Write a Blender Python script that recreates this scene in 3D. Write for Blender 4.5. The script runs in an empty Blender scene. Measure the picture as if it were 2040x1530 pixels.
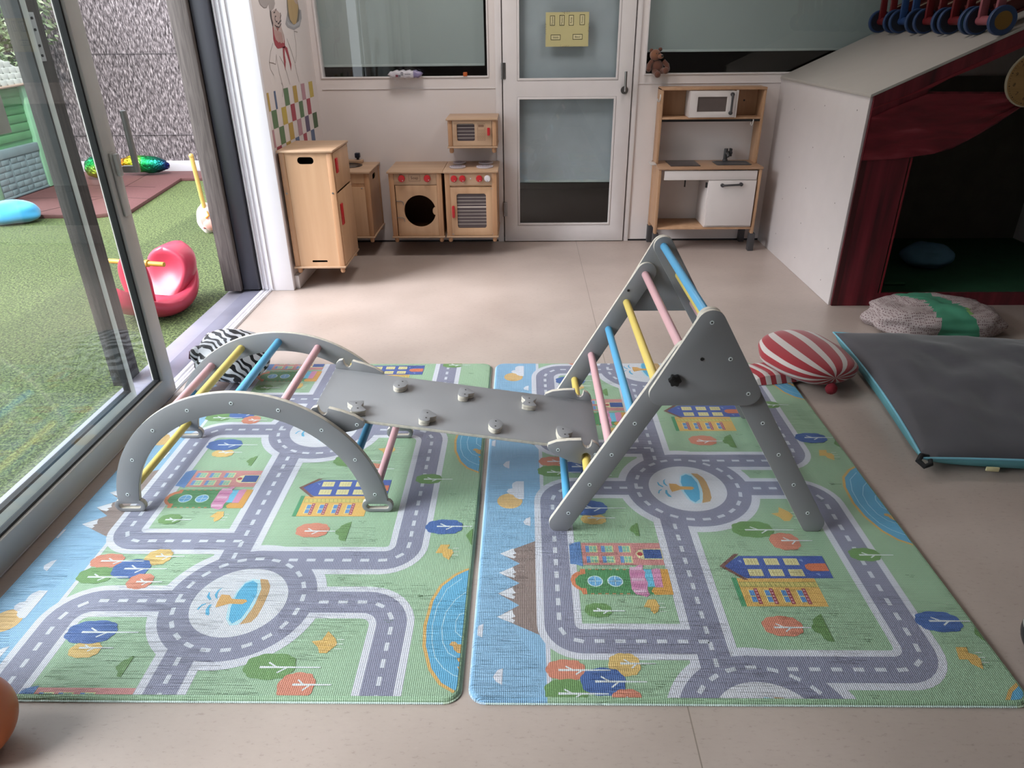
import bpy, bmesh, math, random
from mathutils import Vector, Matrix, noise
random.seed(7)
S = bpy.context.scene
C = S.collection
PI = math.pi

# ---------------------------------------------------------------- camera
YAW, PITCH, ROLL = 0.0198688, 0.4706365, -0.0106945
fwd = Vector((-math.sin(YAW) * math.cos(PITCH), math.cos(YAW) * math.cos(PITCH), -math.sin(PITCH)))
rgt = Vector((math.cos(YAW), math.sin(YAW), 0.0))
upv = rgt.cross(fwd)
r2 = rgt * math.cos(ROLL) + upv * math.sin(ROLL)
u2 = -rgt * math.sin(ROLL) + upv * math.cos(ROLL)
cd = bpy.data.cameras.new('camera')
cam = bpy.data.objects.new('camera', cd); C.objects.link(cam)
cam.matrix_world = Matrix(((r2.x, u2.x, -fwd.x, 0), (r2.y, u2.y, -fwd.y, 0), (r2.z, u2.z, -fwd.z, 1.5), (0, 0, 0, 1)))
cd.sensor_width = 36.0
cd.lens = 1407.1 / 2040 * 36.0
cd.clip_start = 0.02
S.camera = cam

# ---------------------------------------------------------------- daylight and exposure
w = bpy.data.worlds.new('sky'); S.world = w; w.use_nodes = True
nt = w.node_tree; nt.nodes.clear()
sky = nt.nodes.new('ShaderNodeTexSky'); sky.sky_type = 'HOSEK_WILKIE'; sky.turbidity = 6.0
sky.sun_direction = Vector((0.35, -0.55, 0.75)).normalized(); sky.ground_albedo = 0.4
mixn = nt.nodes.new('ShaderNodeMix'); mixn.data_type = 'RGBA'; mixn.inputs[0].default_value = 0.75
mixn.inputs[7].default_value = (0.86, 0.92, 1.0, 1)
bgn = nt.nodes.new('ShaderNodeBackground'); bgn.inputs[1].default_value = 1.3
out = nt.nodes.new('ShaderNodeOutputWorld')
nt.links.new(sky.outputs[0], mixn.inputs[6]); nt.links.new(mixn.outputs[2], bgn.inputs[0]); nt.links.new(bgn.outputs[0], out.inputs[0])
sd = bpy.data.lights.new('sun', 'SUN'); sd.energy = 1.6; sd.angle = math.radians(1.0); sd.color = (1.0, 0.95, 0.88)
so = bpy.data.objects.new('sun', sd); C.objects.link(so)
so.rotation_euler = Vector((-0.30, 0.62, -0.78)).to_track_quat('-Z', 'Y').to_euler()
gdl = bpy.data.lights.new('added_sky_fill', 'SUN'); gdl.energy = 3.9; gdl.angle = math.radians(40); gdl.color = (0.97, 0.97, 1.0)  # second soft sun, added to brighten the room from the left
go = bpy.data.objects.new('added_sky_fill', gdl); C.objects.link(go)
go.rotation_euler = Vector((0.80, 0.30, -0.66)).to_track_quat('-Z', 'Y').to_euler()
S.view_settings.view_transform = 'Standard'; S.view_settings.look = 'None'
S.view_settings.gamma = 1.0; S.view_settings.use_curve_mapping = False
S.view_settings.exposure = 1.35
S.cycles.max_bounces = 10; S.cycles.diffuse_bounces = 6; S.cycles.transparent_max_bounces = 16
S.cycles.sample_clamp_indirect = 6.0
S.cycles.caustics_reflective = False; S.cycles.caustics_refractive = False

# ---------------------------------------------------------------- helpers
def lin(h, a=1.0):
    h = h.lstrip('#'); v = [int(h[i:i + 2], 16) / 255 for i in (0, 2, 4)]
    return tuple([(c / 12.92 if c <= 0.04045 else ((c + 0.055) / 1.055) ** 2.4) for c in v] + [a])

class NT:
    def __init__(s, name):
        s.m = bpy.data.materials.new(name); s.m.use_nodes = True
        s.t = s.m.node_tree; s.t.nodes.clear()
        s.o = s.t.nodes.new('ShaderNodeOutputMaterial')
        s.b = s.t.nodes.new('ShaderNodeBsdfPrincipled')
        s.t.links.new(s.b.outputs[0], s.o.inputs[0])
    def n(s, typ, **kw):
        x = s.t.nodes.new(typ)
        for k, v in kw.items():
            if isinstance(k, str) and k.startswith('i_'):
                x.inputs[k[2:].replace('_', ' ')].default_value = v
            else: setattr(x, k, v)
        return x
    def l(s, a, b): s.t.links.new(a, b)
    def coords(s, scale=(1, 1, 1), kind='Object', rot=(0, 0, 0)):
        tc = s.n('ShaderNodeTexCoord'); mp = s.n('ShaderNodeMapping')
        mp.inputs['Scale'].default_value = scale; mp.inputs['Rotation'].default_value = rot
        s.l(tc.outputs[kind], mp.inputs[0]); return mp.outputs[0]
    def ramp(s, fac, stops, interp='LINEAR'):
        r = s.n('ShaderNodeValToRGB'); r.color_ramp.interpolation = interp
        e = r.color_ramp.elements
        while len(e) < len(stops): e.new(0.5)
        for i, (p, c) in enumerate(stops): e[i].position = p; e[i].color = c
        s.l(fac, r.inputs[0]); return r.outputs[0]
    def bump(s, h, strength=0.2, dist=0.01):
        b = s.n('ShaderNodeBump'); b.inputs['Strength'].default_value = strength; b.inputs['Distance'].default_value = dist
        s.l(h, b.inputs['Height']); s.l(b.outputs[0], s.b.inputs['Normal']); return b

MATS = {}
def mat(name, col, rough=0.5, metal=0.0, var=0.06, vs=9.0, bump=0.0, bs=200.0, coat=0.0, sheen=0.0, spec=0.5, kind='Object'):
    if name in MATS: return MATS[name]
    t = NT(name); c = t.coords(kind=kind)
    nz = t.n('ShaderNodeTexNoise'); nz.inputs['Scale'].default_value = vs; nz.inputs['Detail'].default_value = 4
    t.l(c, nz.inputs['Vector'])
    a = lin(col); d = tuple(max(0, x * (1 - var * 1.5)) for x in a[:3]) + (1,); u = tuple(min(1, x * (1 + var)) for x in a[:3]) + (1,)
    t.l(t.ramp(nz.outputs[0], [(0.3, d), (0.7, u)]), t.b.inputs['Base Color'])
    t.b.inputs['Roughness'].default_value = rough; t.b.inputs['Metallic'].default_value = metal
    t.b.inputs['Specular IOR Level'].default_value = spec
    t.b.inputs['Coat Weight'].default_value = coat; t.b.inputs['Sheen Weight'].default_value = sheen
    if bump:
        n2 = t.n('ShaderNodeTexNoise'); n2.inputs['Scale'].default_value = bs; n2.inputs['Detail'].default_value = 3
        t.l(c, n2.inputs['Vector']); t.bump(n2.outputs[0], bump, 0.002)
    MATS[name] = t.m; return t.m

def wood(name, c1, c2, axis=2, rough=0.45, sc=14.0):
    if name in MATS: return MATS[name]
    t = NT(name); s = [sc, sc, sc]; s[axis] = sc * 0.06
    c = t.coords(tuple(s))
    nz = t.n('ShaderNodeTexNoise'); nz.inputs['Scale'].default_value = 3.0; nz.inputs['Detail'].default_value = 6; nz.inputs['Distortion'].default_value = 0.6
    t.l(c, nz.inputs['Vector'])
    t.l(t.ramp(nz.outputs[0], [(0.32, lin(c1)), (0.68, lin(c2))]), t.b.inputs['Base Color'])
    t.b.inputs['Roughness'].default_value = rough
    t.bump(nz.outputs[0], 0.04, 0.002)
    MATS[name] = t.m; return t.m

def link(o, parent=None, kind=None):
    C.objects.link(o)
    if parent is not None: o.parent = parent
    if kind: o['kind'] = kind
    return o

def thing(name, label, cat, loc=(0, 0, 0), rz=0.0, group=None):
    o = bpy.data.objects.new(name, None); C.objects.link(o); o.location = loc; o.rotation_euler = (0, 0, rz)
    o.empty_display_size = 0.1
    return tag(o, label, cat, group)

def tag(o, label, cat, group=None):
    o['label'] = label; o['category'] = cat
    if group: o['group'] = group
    return o

class G:
    """collects shapes into one mesh"""
    def __init__(s): s.bm = bmesh.new()
    def _mi(s, f0, mi):
        s.bm.faces.ensure_lookup_table()
        for f in s.bm.faces[f0:]: f.material_index = mi
    def box(s, x0, x1, y0, y1, z0, z1, mi=0):
        f0 = len(s.bm.faces)
        v = [s.bm.verts.new(p) for p in ((x0, y0, z0), (x1, y0, z0), (x1, y1, z0), (x0, y1, z0), (x0, y0, z1), (x1, y0, z1), (x1, y1, z1), (x0, y1, z1))]
        for q in ((3, 2, 1, 0), (4, 5, 6, 7), (0, 1, 5, 4), (1, 2, 6, 5), (2, 3, 7, 6), (3, 0, 4, 7)): s.bm.faces.new([v[i] for i in q])
        s._mi(f0, mi); return s
    def rings(s, rs, cap=True, mi=0, close=True):
        f0 = len(s.bm.faces)
        R = [[s.bm.verts.new(p) for p in r] for r in rs]
        n = len(R[0])
        for a, b in zip(R, R[1:]):
            for i in range(n if close else n - 1):
                j = (i + 1) % n
                s.bm.faces.new((a[i], a[j], b[j], b[i]))
        if cap: s.bm.faces.new(list(reversed(R[0]))); s.bm.faces.new(R[-1])
        s._mi(f0, mi); return s
    def cyl(s, p0, p1, r, n=20, rb=None, mi=0):
        p0, p1 = Vector(p0), Vector(p1); d = (p1 - p0).normalized(); a = d.orthogonal().normalized(); b = d.cross(a)
        rb = r if rb is None else rb
        ring = lambda p, q: [p + a * (q * math.cos(2 * PI * i / n)) + b * (q * math.sin(2 * PI * i / n)) for i in range(n)]
        return s.rings([ring(p0, r), ring(p1, rb)], mi=mi)
    def tube(s, pts, r, n=10, mi=0):
        pts = [Vector(p) for p in pts]; rs = []; a = None
        for i, p in enumerate(pts):
            d = (pts[min(i + 1, len(pts) - 1)] - pts[max(i - 1, 0)]).normalized()
            a = d.orthogonal().normalized() if a is None else (a - d * a.dot(d)).normalized()
            b = d.cross(a); q = r[i] if isinstance(r, (list, tuple)) else r
            rs.append([p + a * (q * math.cos(2 * PI * k / n)) + b * (q * math.sin(2 * PI * k / n)) for k in range(n)])
        return s.rings(rs, mi=mi)
    def lathe(s, c, prof, n=24, axis='z', mi=0):
        f = {'z': lambda r, h, t: (c[0] + r * math.cos(t), c[1] + r * math.sin(t), c[2] + h),
             'y': lambda r, h, t: (c[0] + r * math.cos(t), c[1] + h, c[2] + r * math.sin(t)),
             'x': lambda r, h, t: (c[0] + h, c[1] + r * math.cos(t), c[2] + r * math.sin(t))}[axis]
        return s.rings([[f(max(r, 1e-4), h, 2 * PI * i / n) for i in range(n)] for r, h in prof], mi=mi)
    def prism(s, plane, outline, d0, d1, holes=(), mi=0, side=None):
        """outline in plane 'xz','yz','xy'; extruded d0..d1 along the third axis"""
        P = {'xz': lambda a, b, d: (a, d, b), 'yz': lambda a, b, d: (d, a, b), 'xy': lambda a, b, d: (a, b, d)}[plane]
        side = mi if side is None else side
        tmp = bmesh.new(); loops = []
        for lp in [outline] + list(holes):
            vs = [tmp.verts.new(P(a, b, d0)) for a, b in lp]; loops.append(len(vs))
            for i in range(len(vs)): tmp.edges.new((vs[i], vs[(i + 1) % len(vs)]))
        bmesh.ops.triangle_fill(tmp, use_beauty=True, use_dissolve=False, edges=tmp.edges[:])
        tmp.verts.index_update(); tmp.verts.ensure_lookup_table()
        A = [s.bm.verts.new(v.co) for v in tmp.verts]
        off = Vector(P(0, 0, d1)) - Vector(P(0, 0, d0))
        B = [s.bm.verts.new(v.co + off) for v in tmp.verts]
        for f in tmp.faces:
            ids = [v.index for v in f.verts]
            x = s.bm.faces.new([A[i] for i in ids]); y = s.bm.faces.new([B[i] for i in reversed(ids)])
            x.material_index = mi; y.material_index = mi
        k = 0
        for n in loops:
            for i in range(n):
                a, b = k + i, k + (i + 1) % n
                f = s.bm.faces.new((A[a], A[b], B[b], B[a])); f.material_index = side
            k += n
        tmp.free(); return s
    def blob(s, c, r, nu=24, nv=16, fn=None, mi=0):
        f0 = len(s.bm.faces); rs = []
        for j in range(nv + 1):
            ph = PI * j / nv; row = []
            for i in range(nu):
                th = 2 * PI * i / nu
                d = Vector((math.sin(ph) * math.cos(th), math.sin(ph) * math.sin(th), math.cos(ph)))
                k = fn(d) if fn else 1.0
                row.append(Vector((c[0] + r[0] * d.x * k, c[1] + r[1] * d.y * k, c[2] + r[2] * d.z * k)))
            rs.append(row)
        top = s.bm.verts.new(rs[0][0]); bot = s.bm.verts.new(rs[-1][0])
        R = [[s.bm.verts.new(p) for p in row] for row in rs[1:-1]]
        for i in range(nu):
            j = (i + 1) % nu
            s.bm.faces.new((top, R[0][i], R[0][j])); s.bm.faces.new((bot, R[-1][j], R[-1][i]))
            for a, b in zip(R, R[1:]): s.bm.faces.new((a[i], b[i], b[j], a[j]))
        s._mi(f0, mi); return s
    def xform(s, M):
        bmesh.ops.transform(s.bm, matrix=M, verts=s.bm.verts); return s
    def build(s, name, mats, parent=None, bevel=0.0, seg=2, kind=None, angle=35, flat=False):
        bm = s.bm
        bmesh.ops.recalc_face_normals(bm, faces=bm.faces)
        th = math.radians(angle)
        if bevel:
            es = [e for e in bm.edges if len(e.link_faces) == 2 and e.calc_face_angle(0) > th]
            bmesh.ops.bevel(bm, geom=es, offset=bevel, segments=seg, profile=0.5, affect='EDGES', clamp_overlap=True)
        for f in bm.faces: f.smooth = not flat
        for e in bm.edges:
            if len(e.link_faces) == 2 and e.calc_face_angle(0) > th: e.smooth = False
        me = bpy.data.meshes.new(name); bm.to_mesh(me); bm.free()
        for m in (mats if isinstance(mats, (list, tuple)) else [mats]): me.materials.append(m)
        return link(bpy.data.objects.new(name, me), parent, kind)

def text(name, s, size, m, parent, M, extrude=0.0004):
    cu = bpy.data.curves.new(name, 'FONT'); cu.body = s; cu.size = size; cu.align_x = 'CENTER'; cu.align_y = 'CENTER'; cu.extrude = extrude
    o = bpy.data.objects.new(name, cu); C.objects.link(o)
    dg = bpy.context.evaluated_depsgraph_get(); me = bpy.data.meshes.new_from_object(o.evaluated_get(dg))
    bpy.data.objects.remove(o); me.materials.clear(); me.materials.append(m); me.transform(M); me.name = name
    return link(bpy.data.objects.new(name, me), parent)

FRONT = Matrix.Rotation(PI / 2, 4, 'X')      # text plane facing -Y
def rrect(x0, x1, y0, y1, r, n=6):
    p = []
    for cx, cy, a in ((x1 - r, y1 - r, 0), (x0 + r, y1 - r, 90), (x0 + r, y0 + r, 180), (x1 - r, y0 + r, 270)):
        for i in range(n + 1):
            t = math.radians(a + 90 * i / n); p.append((cx + r * math.cos(t), cy + r * math.sin(t)))
    return p
def circ(cx, cy, r, n=32, ry=None): return [(cx + r * math.cos(2 * PI * i / n), cy + (ry or r) * math.sin(2 * PI * i / n)) for i in range(n)]
def rect(x0, x1, y0, y1): return [(x0, y0), (x1, y0), (x1, y1), (x0, y1)]
def dup(root, loc=None, label=None):
    r = root.copy(); C.objects.link(r)
    if loc: r.location = loc
    if label: r['label'] = label
    for ch in list(root.children):
        c = ch.copy(); C.objects.link(c); c.parent = r
        for g in ch.children:
            d = g.copy(); C.objects.link(d); d.parent = c
    return r

def mute(c, k):
    g = 0.33
    return tuple([v + (g - v) * k for v in c[:3]] + [1.0])

class Paint:
    """flat coloured shapes layered on a surface, one mesh with a colour attribute"""
    def __init__(s, fn, clip=None, dz=0.00016, mu=0.0): s.mu = mu; s.fn = fn; s.clip = clip; s.dz = dz; s.F = []; s.raw = []
    def poly(s, pts, col, lay=0):
        pts = list(pts)
        if s.clip:
            W = s.clip
            for i in range(len(W)):
                ax, ay = W[i]; bx, by = W[(i + 1) % len(W)]; o = []
                side = lambda p: (bx - ax) * (p[1] - ay) - (by - ay) * (p[0] - ax)
                for k in range(len(pts)):
                    p, q = pts[k], pts[(k + 1) % len(pts)]; sp, sq = side(p), side(q)
                    if sp >= 0: o.append(p)
                    if (sp > 0 > sq) or (sp < 0 < sq):
                        t = sp / (sp - sq); o.append((p[0] + (q[0] - p[0]) * t, p[1] + (q[1] - p[1]) * t))
                pts = o
                if len(pts) < 3: return
        a = sum(p[0] * q[1] - q[0] * p[1] for p, q in zip(pts, pts[1:] + pts[:1]))
        if abs(a) < 2e-7: return
        if a < 0: pts.reverse()
        s.F.append(([s.fn(x, y, s.dz * lay) for x, y in pts], mute(lin(col), s.mu)))
    def face3(s, pts, col): s.F.append((pts, lin(col)))
    def stroke(s, pts, hw, col, lay=0, closed=False):
        P = [Vector(p) for p in pts]; n = len(P); Ls, Rs = [], []
        for i in range(n):
            if closed: a, b = P[i - 1], P[(i + 1) % n]
            else: a, b = P[max(i - 1, 0)], P[min(i + 1, n - 1)]
            u = (P[i] - a).normalized() if (P[i] - a).length > 1e-9 else (b - P[i]).normalized()
            v = (b - P[i]).normalized() if (b - P[i]).length > 1e-9 else u
            t = (u + v).normalized() if (u + v).length > 1e-6 else u
            nn = Vector((-t.y, t.x)); k = hw / max(nn.dot(Vector((-u.y, u.x))), 0.5)
            Ls.append(P[i] + nn * k); Rs.append(P[i] - nn * k)
        for i in range(n if closed else n - 1):
            j = (i + 1) % n
            s.poly([tuple(Ls[i]), tuple(Rs[i]), tuple(Rs[j]), tuple(Ls[j])], col, lay)
    def build(s, name, m, parent=None, attr='print'):
        V, F, cols = [], [], []
        for pts, c in s.F:
            F.append(list(range(len(V), len(V) + len(pts)))); V += [tuple(p) for p in pts]; cols += [c] * len(pts)
        me = bpy.data.meshes.new(name); me.from_pydata(V, [], F)
        ca = me.color_attributes.new(name=attr, type='FLOAT_COLOR', domain='CORNER')
        ca.data.foreach_set('color', [x for c in cols for x in c])
        me.materials.append(m); me.update()
        return link(bpy.data.objects.new(name, me), parent)

def fillet(pts, r, n=8):
    o = [pts[0]]
    for i in range(1, len(pts) - 1):
        a, b, c = (Vector(p) for p in pts[i - 1:i + 2]); rr = r[i - 1] if isinstance(r, (list, tuple)) else r
        u = (a - b).normalized(); v = (c - b).normalized(); p, q = b + u * rr, b + v * rr; cen = b + u * rr + v * rr
        for k in range(n + 1):
            t = k / n * PI / 2
            o.append(tuple(cen - v * rr * math.cos(t) - u * rr * math.sin(t)))
    o.append(pts[-1]); return o

def attr_mat(name, rough=0.5, sheen=0.0, attr='print', setup=None, spec=0.5):
    t = NT(name); a = t.n('ShaderNodeVertexColor'); a.layer_name = attr
    c = t.coords(); nz = t.n('ShaderNodeTexNoise'); nz.inputs['Scale'].default_value = 6; t.l(c, nz.inputs['Vector'])
    v = t.ramp(nz.outputs[0], [(0.3, (0.94, 0.94, 0.94, 1)), (0.7, (1, 1, 1, 1))])
    mx = t.n('ShaderNodeMix'); mx.data_type = 'RGBA'; mx.blend_type = 'MULTIPLY'; mx.inputs[0].default_value = 1
    t.l(a.outputs[0], mx.inputs[6]); t.l(v, mx.inputs[7]); t.l(mx.outputs[2], t.b.inputs['Base Color'])
    t.b.inputs['Roughness'].default_value = rough; t.b.inputs['Sheen Weight'].default_value = sheen
    t.b.inputs['Specular IOR Level'].default_value = spec
    if setup: setup(t, c)
    return t.m

def glass(name, tint=(0.972, 0.988, 0.980), f0=0.045):
    t = NT(name); t.t.nodes.remove(t.b)
    tr = t.n('ShaderNodeBsdfTransparent'); tr.inputs[0].default_value = tint + (1,)
    gl = t.n('ShaderNodeBsdfGlossy'); gl.inputs['Roughness'].default_value = 0.01
    nz = t.n('ShaderNodeTexNoise'); nz.inputs['Scale'].default_value = 1.5; t.l(t.coords(), nz.inputs['Vector'])
    bp = t.n('ShaderNodeBump'); bp.inputs['Strength'].default_value = 0.02; bp.inputs['Distance'].default_value = 0.01
    t.l(nz.outputs[0], bp.inputs['Height']); t.l(bp.outputs[0], gl.inputs['Normal'])
    ge = t.n('ShaderNodeNewGeometry'); dp = t.n('ShaderNodeVectorMath'); dp.operation = 'DOT_PRODUCT'
    t.l(ge.outputs['Incoming'], dp.inputs[0]); t.l(ge.outputs['Normal'], dp.inputs[1])
    def M(op, x, y, cl=False):
        m = t.n('ShaderNodeMath'); m.operation = op; m.use_clamp = cl
        for i, v in enumerate((x, y)):
            if v is None: continue
            if isinstance(v, (int, float)): m.inputs[i].default_value = v
            else: t.l(v, m.inputs[i])
        return m.outputs[0]
    k = M('POWER', M('SUBTRACT', 1.0, M('ABSOLUTE', dp.outputs['Value'], None), True), 5.0)
    adn = M('ADD', M('MULTIPLY', k, 1 - f0), f0, True)
    mx = t.n('ShaderNodeMixShader'); t.l(adn, mx.inputs[0]); t.l(tr.outputs[0], mx.inputs[1]); t.l(gl.outputs[0], mx.inputs[2])
    t.l(mx.outputs[0], t.o.inputs[0]); return t.m

# ---------------------------------------------------------------- materials
wall_w = mat('white_wall_paint', '#d9d2d0', 0.55, var=0.02, vs=3, bump=0.03, bs=120)
frame_w = mat('white_gloss_paint', '#dad5d5', 0.35, var=0.015)
jamb_w = mat('white_aluminium', '#e6e5ea', 0.3, var=0.01)
alu = mat('grey_aluminium', '#b4b2ae', 0.38, metal=0.0, var=0.02)
alu_d = mat('dark_anodised_aluminium', '#34343c', 0.35, var=0.03)
alu_l = mat('lilac_grey_sill', '#9a99a8', 0.4, var=0.05)
gasket = mat('black_rubber_gasket', '#1c1d20', 0.5)
steel = mat('brushed_steel', '#8b8989', 0.3, metal=0.9)
ceil_m = mat('ceiling_paint', '#b9b7b2', 0.8)
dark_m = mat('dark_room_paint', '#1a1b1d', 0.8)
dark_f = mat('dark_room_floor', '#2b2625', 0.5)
post_m = wood('weathered_grey_timber', '#4e4745', '#6d6562', 2, 0.75, 30)
blind_m = mat('pale_roller_blind', '#98a6a6', 0.7, var=0.03, vs=2)
blind2_m = mat('pale_blue_crinkled_blind', '#a3afb6', 0.5, var=0.08, vs=4, bump=0.25, bs=7)
glass_m = glass('clear_window_glass')
glass_in = glass('inner_window_glass', (0.985, 0.99, 0.985), 0.04)
grey_p = mat('grey_board_paint', '#838387', 0.42, var=0.015, vs=5)
ply = mat('pale_plywood_edge', '#c8c0b4', 0.5, var=0.12, vs=60)
rY = mat('yellow_rung_paint', '#d8c068', 0.35, var=0.02)
rB = mat('blue_rung_paint', '#58a3cf', 0.35, var=0.02)
rP = mat('pink_rung_paint', '#d3a5ab', 0.35, var=0.02)
blk = mat('black_plastic', '#141415', 0.4)
screw_m = mat('pale_screw_cap', '#cfd6d8', 0.4)
birch = wood('pale_birch_veneer', '#b7916f', '#c49f7d', 2, 0.42, 5)
birch_h = wood('pale_birch_top', '#ac8c70', '#bb9d81', 0, 0.42, 5)
beech = wood('beech_post', '#ab805c', '#bb916e', 2, 0.4, 12)
oakp = wood('light_plywood_carcass', '#a98465', '#ba9474', 2, 0.5, 6)
whitel = mat('white_laminate', '#d2cbc8', 0.4, var=0.015)
red_k = mat('red_knob_paint', '#b81f27', 0.35, var=0.03)
white_k = mat('white_plastic', '#cfcccf', 0.35)
dgrey = mat('dark_grey_plastic', '#3e3d3f', 0.45)
sinkm = mat('dark_grey_sink_plastic', '#3a3b3d', 0.3)

def lino():
    t = NT('beige_linoleum'); c = t.coords((1, 1, 1))
    a = t.n('ShaderNodeTexNoise'); a.inputs['Scale'].default_value = 2.2; a.inputs['Detail'].default_value = 5; t.l(c, a.inputs['Vector'])
    base = t.ramp(a.outputs[0], [(0.3, lin('#a0928a')), (0.7, lin('#afa199'))])
    c2 = t.coords((1.0, 2.2, 1)); f = t.n('ShaderNodeTexNoise'); f.inputs['Scale'].default_value = 42; f.inputs['Detail'].default_value = 8; f.inputs['Roughness'].default_value = 0.7; t.l(c2, f.inputs['Vector'])
    fl = t.ramp(f.outputs[0], [(0.33, (0.72, 0.70, 0.68, 1)), (0.42, (0.97, 0.97, 0.97, 1)), (0.62, (1, 1, 1, 1)), (0.75, (1.08, 1.08, 1.08, 1))])
    m1 = t.n('ShaderNodeMix'); m1.data_type = 'RGBA'; m1.blend_type = 'MULTIPLY'; m1.inputs[0].default_value = 0.8
    t.l(base, m1.inputs[6]); t.l(fl, m1.inputs[7])
    # welded seam lines between the sheets
    sx = t.n('ShaderNodeSeparateXYZ'); t.l(c, sx.inputs[0]); prev = m1.outputs[2]
    s1 = t.n('ShaderNodeMath'); s1.operation = 'SUBTRACT'; s1.inputs[1].default_value = 0.40; t.l(sx.outputs[0], s1.inputs[0])
    s2 = t.n('ShaderNodeMath'); s2.operation = 'ABSOLUTE'; t.l(s1.outputs[0], s2.inputs[0])
    s3 = t.n('ShaderNodeMath'); s3.operation = 'LESS_THAN'; s3.inputs[1].default_value = 0.0016; t.l(s2.outputs[0], s3.inputs[0])
    m2 = t.n('ShaderNodeMix'); m2.data_type = 'RGBA'; t.l(s3.outputs[0], m2.inputs[0]); t.l(prev, m2.inputs[6]); m2.inputs[7].default_value = lin('#7d7268')
    t.l(m2.outputs[2], t.b.inputs['Base Color'])
    t.b.inputs['Roughness'].default_value = 0.36; t.b.inputs['Specular IOR Level'].default_value = 0.6
    t.bump(f.outputs[0], 0.03, 0.001); return t.m
floor_m = lino()

# ---------------------------------------------------------------- room shell
BW = 5.40
G().box(-1.655, 4.6, -2.4, 7.4, -0.08, 0).build('floor', floor_m, kind='structure')
G().box(-1.9, 4.6, -2.4, 5.55, 2.75, 2.85).build('ceiling', ceil_m, kind='structure')
G().box(4.5, 4.6, -2.4, 7.4, 0, 2.75).build('wall_right', wall_w, kind='structure')
G().box(-1.9, 4.6, -2.5, -2.4, 0, 2.75).build('wall_front', wall_w, kind='structure')
wb = G().prism('xz', rect(-1.9, 4.5, 0, 2.75), BW, BW + 0.12, [rect(-1.43, -0.245, 1.172, 2.25), rect(-0.155, 0.765, 0.0005, 2.3), rect(0.838, 3.0, 1.178, 2.25)])
wb.build('wall_back', wall_w, kind='structure')
G().box(-1.875, -1.47, 4.305, BW, 0, 2.75).build('wall_left', wall_w, kind='structure')
G().box(-1.875, -1.60, -2.4, 4.33, 2.3, 2.75).build('wall_left_header', wall_w, kind='structure')
# skirting and cover strips
G().box(-1.47, -1.44, 4.31, BW, 0, 0.085).build('baseboard_left', frame_w, bevel=0.003, kind='structure')
g = G()
g.box(-1.47, -0.155, BW - 0.004, BW + 0.01, 0.0, 0.012)
g.box(0.765, 1.8, BW - 0.004, BW + 0.01, 0.0, 0.012)
g.build('baseboard_back', gasket, kind='structure')
G().box(-1.43, -0.20, BW - 0.006, BW, 1.10, 1.104).build('trim_1', frame_w, kind='structure')
G().box(0.80, 3.0, BW - 0.006, BW, 1.12, 1.124).build('trim_2', frame_w, kind='structure')
# fill lights added in unseen ceiling panels to brighten the room
for i, (x, y, e) in enumerate(((-0.7, 2.0, 1.5), (0.9, 2.0, 0.8), (-0.7, 4.3, 8.0), (0.9, 4.3, 4.5))):
    lt = thing('added_fill_panel', ['added square fill light above the climbing arch', 'added square fill light above the right mat', 'added square fill light above the toy stove', 'added square fill light near the white back door'][i], 'fill light', (x, y, 2.75))
    G().prism('xy', rect(-0.32, 0.32, -0.32, 0.32), -0.03, -0.001, [rect(-0.30, 0.30, -0.30, 0.30)]).build('frame', frame_w, lt)
    la = bpy.data.lights.new('added_fill_lamp', 'AREA'); la.shape = 'SQUARE'; la.size = 0.58; la.energy = e; la.color = (1.0, 0.93, 0.90)
    lo = bpy.data.objects.new('added_fill_lamp', la); C.objects.link(lo); lo.parent = lt; lo.location = (0, 0, -0.022)
# dark room behind the back wall
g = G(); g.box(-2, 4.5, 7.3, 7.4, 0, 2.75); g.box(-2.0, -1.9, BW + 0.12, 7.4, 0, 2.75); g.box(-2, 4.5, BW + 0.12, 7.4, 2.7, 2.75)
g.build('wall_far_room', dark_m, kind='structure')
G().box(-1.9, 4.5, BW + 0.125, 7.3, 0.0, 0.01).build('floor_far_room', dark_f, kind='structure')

# windows in the back wall
def window(name, x0, x1, z0, z1, bl, ledge):
    f = G().prism('xz', rect(x0, x1, z0, z1), BW - 0.008, BW + 0.07, [rect(x0 + 0.012, x1 - 0.012, z0 + 0.008, z1 - 0.012)])
    fo = f.build(name, frame_w, bevel=0.002, kind='structure')
    G().box(x0 + 0.012, x1 - 0.012, BW + 0.03, BW + 0.036, z0 + 0.008, z1 - 0.012).build('pane', glass_in, fo)
    b = thing('roller_blind', bl[4], 'blind', (0, 0, 0))
    G().box(bl[0], bl[1], BW + 0.085, BW + 0.088, bl[2] + 0.016, bl[3]).build('fabric', blind_m, b)
    G().box(bl[0], bl[1], BW + 0.080, BW + 0.093, bl[2], bl[2] + 0.016).build('bottom_bar', mat('pale_blind_bar', '#a9b6b5', 0.6), b, bevel=0.003)
    G().cyl((bl[0], BW + 0.10, bl[3] + 0.02), (bl[1], BW + 0.10, bl[3] + 0.02), 0.022).build('roller', frame_w, b)
    return fo
window('window_1', -1.43, -0.245, 1.172, 2.25, (-1.445, -0.278, 1.242, 2.28, 'pale grey-green roller blind behind the left interior window'), 0)
window('window_2', 0.838, 3.0, 1.178, 2.25, (0.80, 3.05, 1.318, 2.28, 'grey-green roller blind behind the window with the teddy bear'), 0)

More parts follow.
